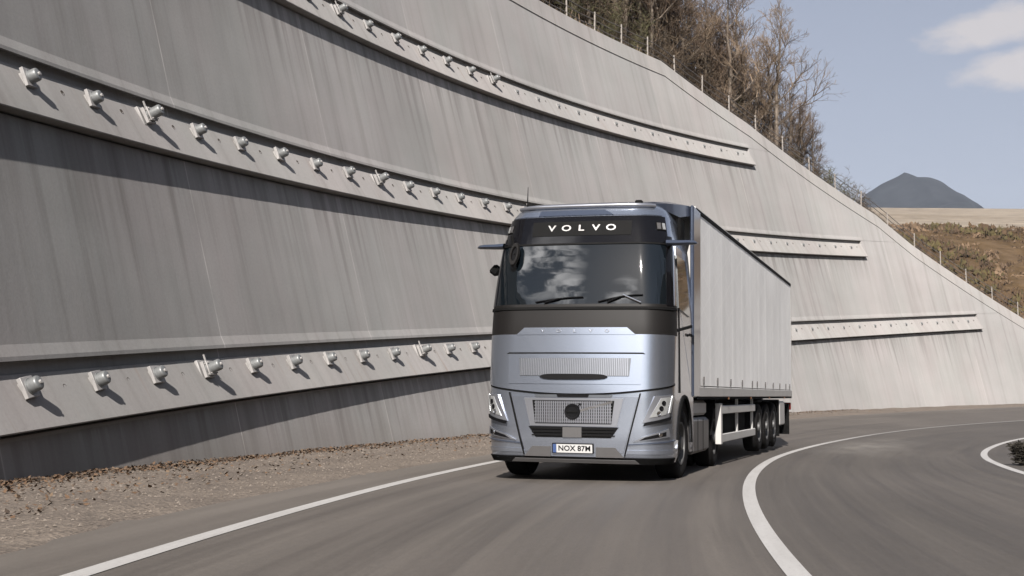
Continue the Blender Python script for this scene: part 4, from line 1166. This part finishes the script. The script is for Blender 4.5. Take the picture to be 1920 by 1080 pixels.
# ------------------------------------------------------------------ semi-trailer
HR = 18.2; Lt = 13.8
rr = Vector((7.09, 32.2, 0)); dirr = Vector((math.sin(R(HR)), math.cos(R(HR)), 0)); frt = rr - dirr * Lt
cen = frt - Vector((math.cos(R(HR)), -math.sin(R(HR)), 0)) * 1.275
MTR = Matrix.Translation((cen.x, cen.y, -1.04)) @ Matrix.Rotation(-R(HR), 4, 'Z') @ Matrix.Rotation(R(.5), 4, 'Y') @ Matrix.Rotation(R(.25), 4, 'X')
trailer = empty('semi_trailer', label='long pale grey curtain-sided trailer behind the blue cab', cat='trailer', mat=MTR)
def m_curtain():
    t = NT('curtain fabric'); v = t.vec('Object'); sp = t.n('ShaderNodeSeparateXYZ'); t.l(v, sp.inputs[0])
    f = t.noise(t.mapping(v, (1, 1.6, .12)), 2, 4, .6); g = t.noise(t.mapping(v, (1, .5, .5)), 1, 4, .6)
    c = t.ramp(f, [(.3, (.74, .74, .73)), (.7, (.82, .82, .81))])
    c = t.mix(1.0, c, t.ramp(g, [(.35, (.92, .92, .92)), (.65, (1.05, 1.05, 1.05))]), 'MULTIPLY')
    # welded seams every 0.6 m and the faint diagonal net of reinforcing belts
    fr = t.math('FRACT', t.math('DIVIDE', sp.outputs[1], 1.21)); ln = t.math('LESS_THAN', fr, .045)
    c = t.mix(t.math('MULTIPLY', ln, .4), c, (.95, .95, .93))
    for sg in (1, -1):
        dg = t.math('FRACT', t.math('DIVIDE', t.math('ADD', sp.outputs[2], t.math('MULTIPLY', sp.outputs[1], .42 * sg)), .55))
        c = t.mix(t.math('MULTIPLY', t.math('LESS_THAN', dg, .05), .22), c, (.95, .95, .93))
    t.base(c); t.set(Roughness=.5); t.b.inputs['Specular IOR Level'].default_value = .4
    t.bump(f, .05, .02); return t.m
M_CURT = m_curtain()
BUCK = [.55, 1.9, 3.35, 4.8, 6.2, 6.95, 8.3, 9.7, 11.0, 12.3, 13.2]
for s in (1, -1):
    verts = []; faces = []; ny = 240; nz_ = 10
    for i in range(ny + 1):
        y = .12 + (Lt - .24) * i / ny
        for k in range(nz_ + 1):
            f = k / nz_; z = 1.30 + (3.93 - 1.30) * f
            rp = .0010 * math.sin(2 * PI * y / .61) * (1 - f * .6) + .002 * math.sin(2 * PI * y / 1.21 + 1) * math.sin(PI * f)
            verts.append(Vector((s * (1.262 + rp), y, z)))
    n = nz_ + 1
    for i in range(ny):
        for k in range(nz_): a = i * n + k; faces.append((a, a + n, a + n + 1, a + 1) if s > 0 else (a, a + 1, a + n + 1, a + n))
    cu = mesh_obj('curtain', verts, faces, M_CURT, trailer, smooth=True)
    for y in BUCK:
        m = MB(); x0, x1 = sorted((s * 1.262, s * 1.283)); m.box(x0, x1, y - .008, y + .008, 1.29, 1.40, 0); m.box(*sorted((s * 1.27, s * 1.285)), y - .028, y + .028, 1.33, 1.44, 1, bev=.004)
        m.build('strap', [M_GREYP, M_GREYP], cu)
    m = MB(); m.box(*sorted((s * 1.20, s * 1.272)), 0.02, Lt - .02, 1.13, 1.285, 0, bev=.01); m.box(*sorted((s * 1.18, s * 1.262)), 0.02, Lt - .02, 1.09, 1.128, 1)
    m.build('side_rail', [M_WHITE, M_MATT], trailer)
    m = MB(); m.box(*sorted((s * 1.19, s * 1.272)), .02, Lt - .02, 3.925, 4.0, 0, bev=.01); m.build('cant_rail', M_DARK, trailer)
    # corner posts
    for y in (.0, Lt - .12): m = MB(); m.box(*sorted((s * 1.17, s * 1.268)), y, y + .12, 1.13, 3.98, 0, bev=.01); m.build('corner_post', M_WHITE if y else M_DARK, trailer)
    # side guard: two rails with uprights
    for (g0, g1) in ((2.5, 6.9),):
        m = MB(); X0, X1 = sorted((s * 1.19, s * 1.235))
        m.box(X0, X1, g0, g1, .36, .50, 0, bev=.01); m.box(X0, X1, g0, g1, .84, .98, 0, bev=.01)
        m.box(*sorted((s * 1.14, s * 1.242)), g0 - .06, g0 + .10, .33, 1.02, 0, bev=.01)
        for y in (g0 + (g1 - g0) * .5, g1 - .1): m.box(*sorted((s * 1.15, s * 1.19)), y, y + .10, .40, 1.10, 0)
        m.build('side_guard', M_WHITE, trailer)
    m = MB(); m.box(*sorted((s * .62, s * 1.12)), 3.4, 6.2, .48, 1.02, 0, bev=.02); m.build('pallet_box', M_MATT, trailer)
    m = MB(); m.box(*sorted((s * .80, s * .92)), 2.0, 2.14, .35, 1.1, 0); m.box(*sorted((s * .74, s * .98)), 1.95, 2.19, .28, .33, 0); m.build('landing_leg', M_MATT, trailer)
    for y in (7.75, 9.06, 10.37): wheel(trailer, s * 1.06, y, s)
    m = MB(); m.box(*sorted((s * .86, s * 1.25)), 7.15, 10.98, 1.035, 1.065, 0); m.box(*sorted((s * .86, s * 1.25)), 11.0, 11.03, .22, 1.05, 0); m.build('mudguard', M_MATT, trailer)
    m = MB(); m.box(*sorted((s * 1.0, s * 1.24)), 11.25, 12.3, .46, 1.02, 0, bev=.03); m.build('rear_locker', M_WHITE, trailer)
    m = MB(); m.box(*sorted((s * .80, s * 1.24)), Lt - .10, Lt + .01, .80, .98, 0, bev=.01); m.build('tail_light', M_LAMPR, trailer)
    m = MB(); m.box(*sorted((s * .9, s * 1.24)), Lt - .5, Lt - .47, .20, .95, 0); m.build('mud_flap', M_MATT, trailer)
    for y in (3.1, 6.0, 9.0, 12.0): m = MB(); m.box(*sorted((s * 1.255, s * 1.275)), y, y + .09, 1.085, 1.125, 0, bev=.004); m.build('side_marker', M_LAMPO, trailer)
m = MB(); m.box(-1.262, 1.262, .0, Lt, 3.96, 4.02, 0, bev=.01); m.build('roof', M_WHITE, trailer)
m = MB(); m.box(-1.20, 1.20, .0, .05, 1.12, 3.96, 0); m.build('front_wall', M_WHITE, trailer)
m = MB(); m.box(-1.18, -.005, Lt - .05, Lt, 1.12, 3.96, 0); m.box(.005, 1.18, Lt - .05, Lt, 1.12, 3.96, 0)
for x in (-.9, -.3, .3, .9): m.tube([(x, Lt + .03, 1.15), (x, Lt + .03, 3.9)], .018, 8)
m.build('rear_door', M_WHITE, trailer)
m = MB(); m.box(-1.2, 1.2, .1, Lt - .05, 1.10, 1.16)
for x in (-.5, .5): m.box(x - .06, x + .06, .8, Lt - .2, .80, 1.10)
for y in (7.75, 9.06, 10.37): m.tube([(-1.0, y, .5), (1.0, y, .5)], .08, 10); m.box(-.56, -.44, y - .3, y + .3, .5, .85); m.box(.44, .56, y - .3, y + .3, .5, .85)
m.box(-1.2, 1.2, Lt - .3, Lt - .2, .42, .56)
m.build('chassis_frame', M_MATT, trailer)

# ------------------------------------------------------------------ air
m = MB(); m.box(-4250, 4250, -4250, 4250, -4.2, 720)
hz_ = m.build('haze', bpy.data.materials.new('haze')); hz_['kind'] = 'stuff'
hm = hz_.data.materials[0]; hm.use_nodes = True; hm.node_tree.nodes.clear()
ho = hm.node_tree.nodes.new('ShaderNodeOutputMaterial'); hv = hm.node_tree.nodes.new('ShaderNodeVolumePrincipled')
hv.inputs['Color'].default_value = (.70, .78, .95, 1); hv.inputs['Density'].default_value = .00006
hm.node_tree.links.new(hv.outputs[0], ho.inputs['Volume'])
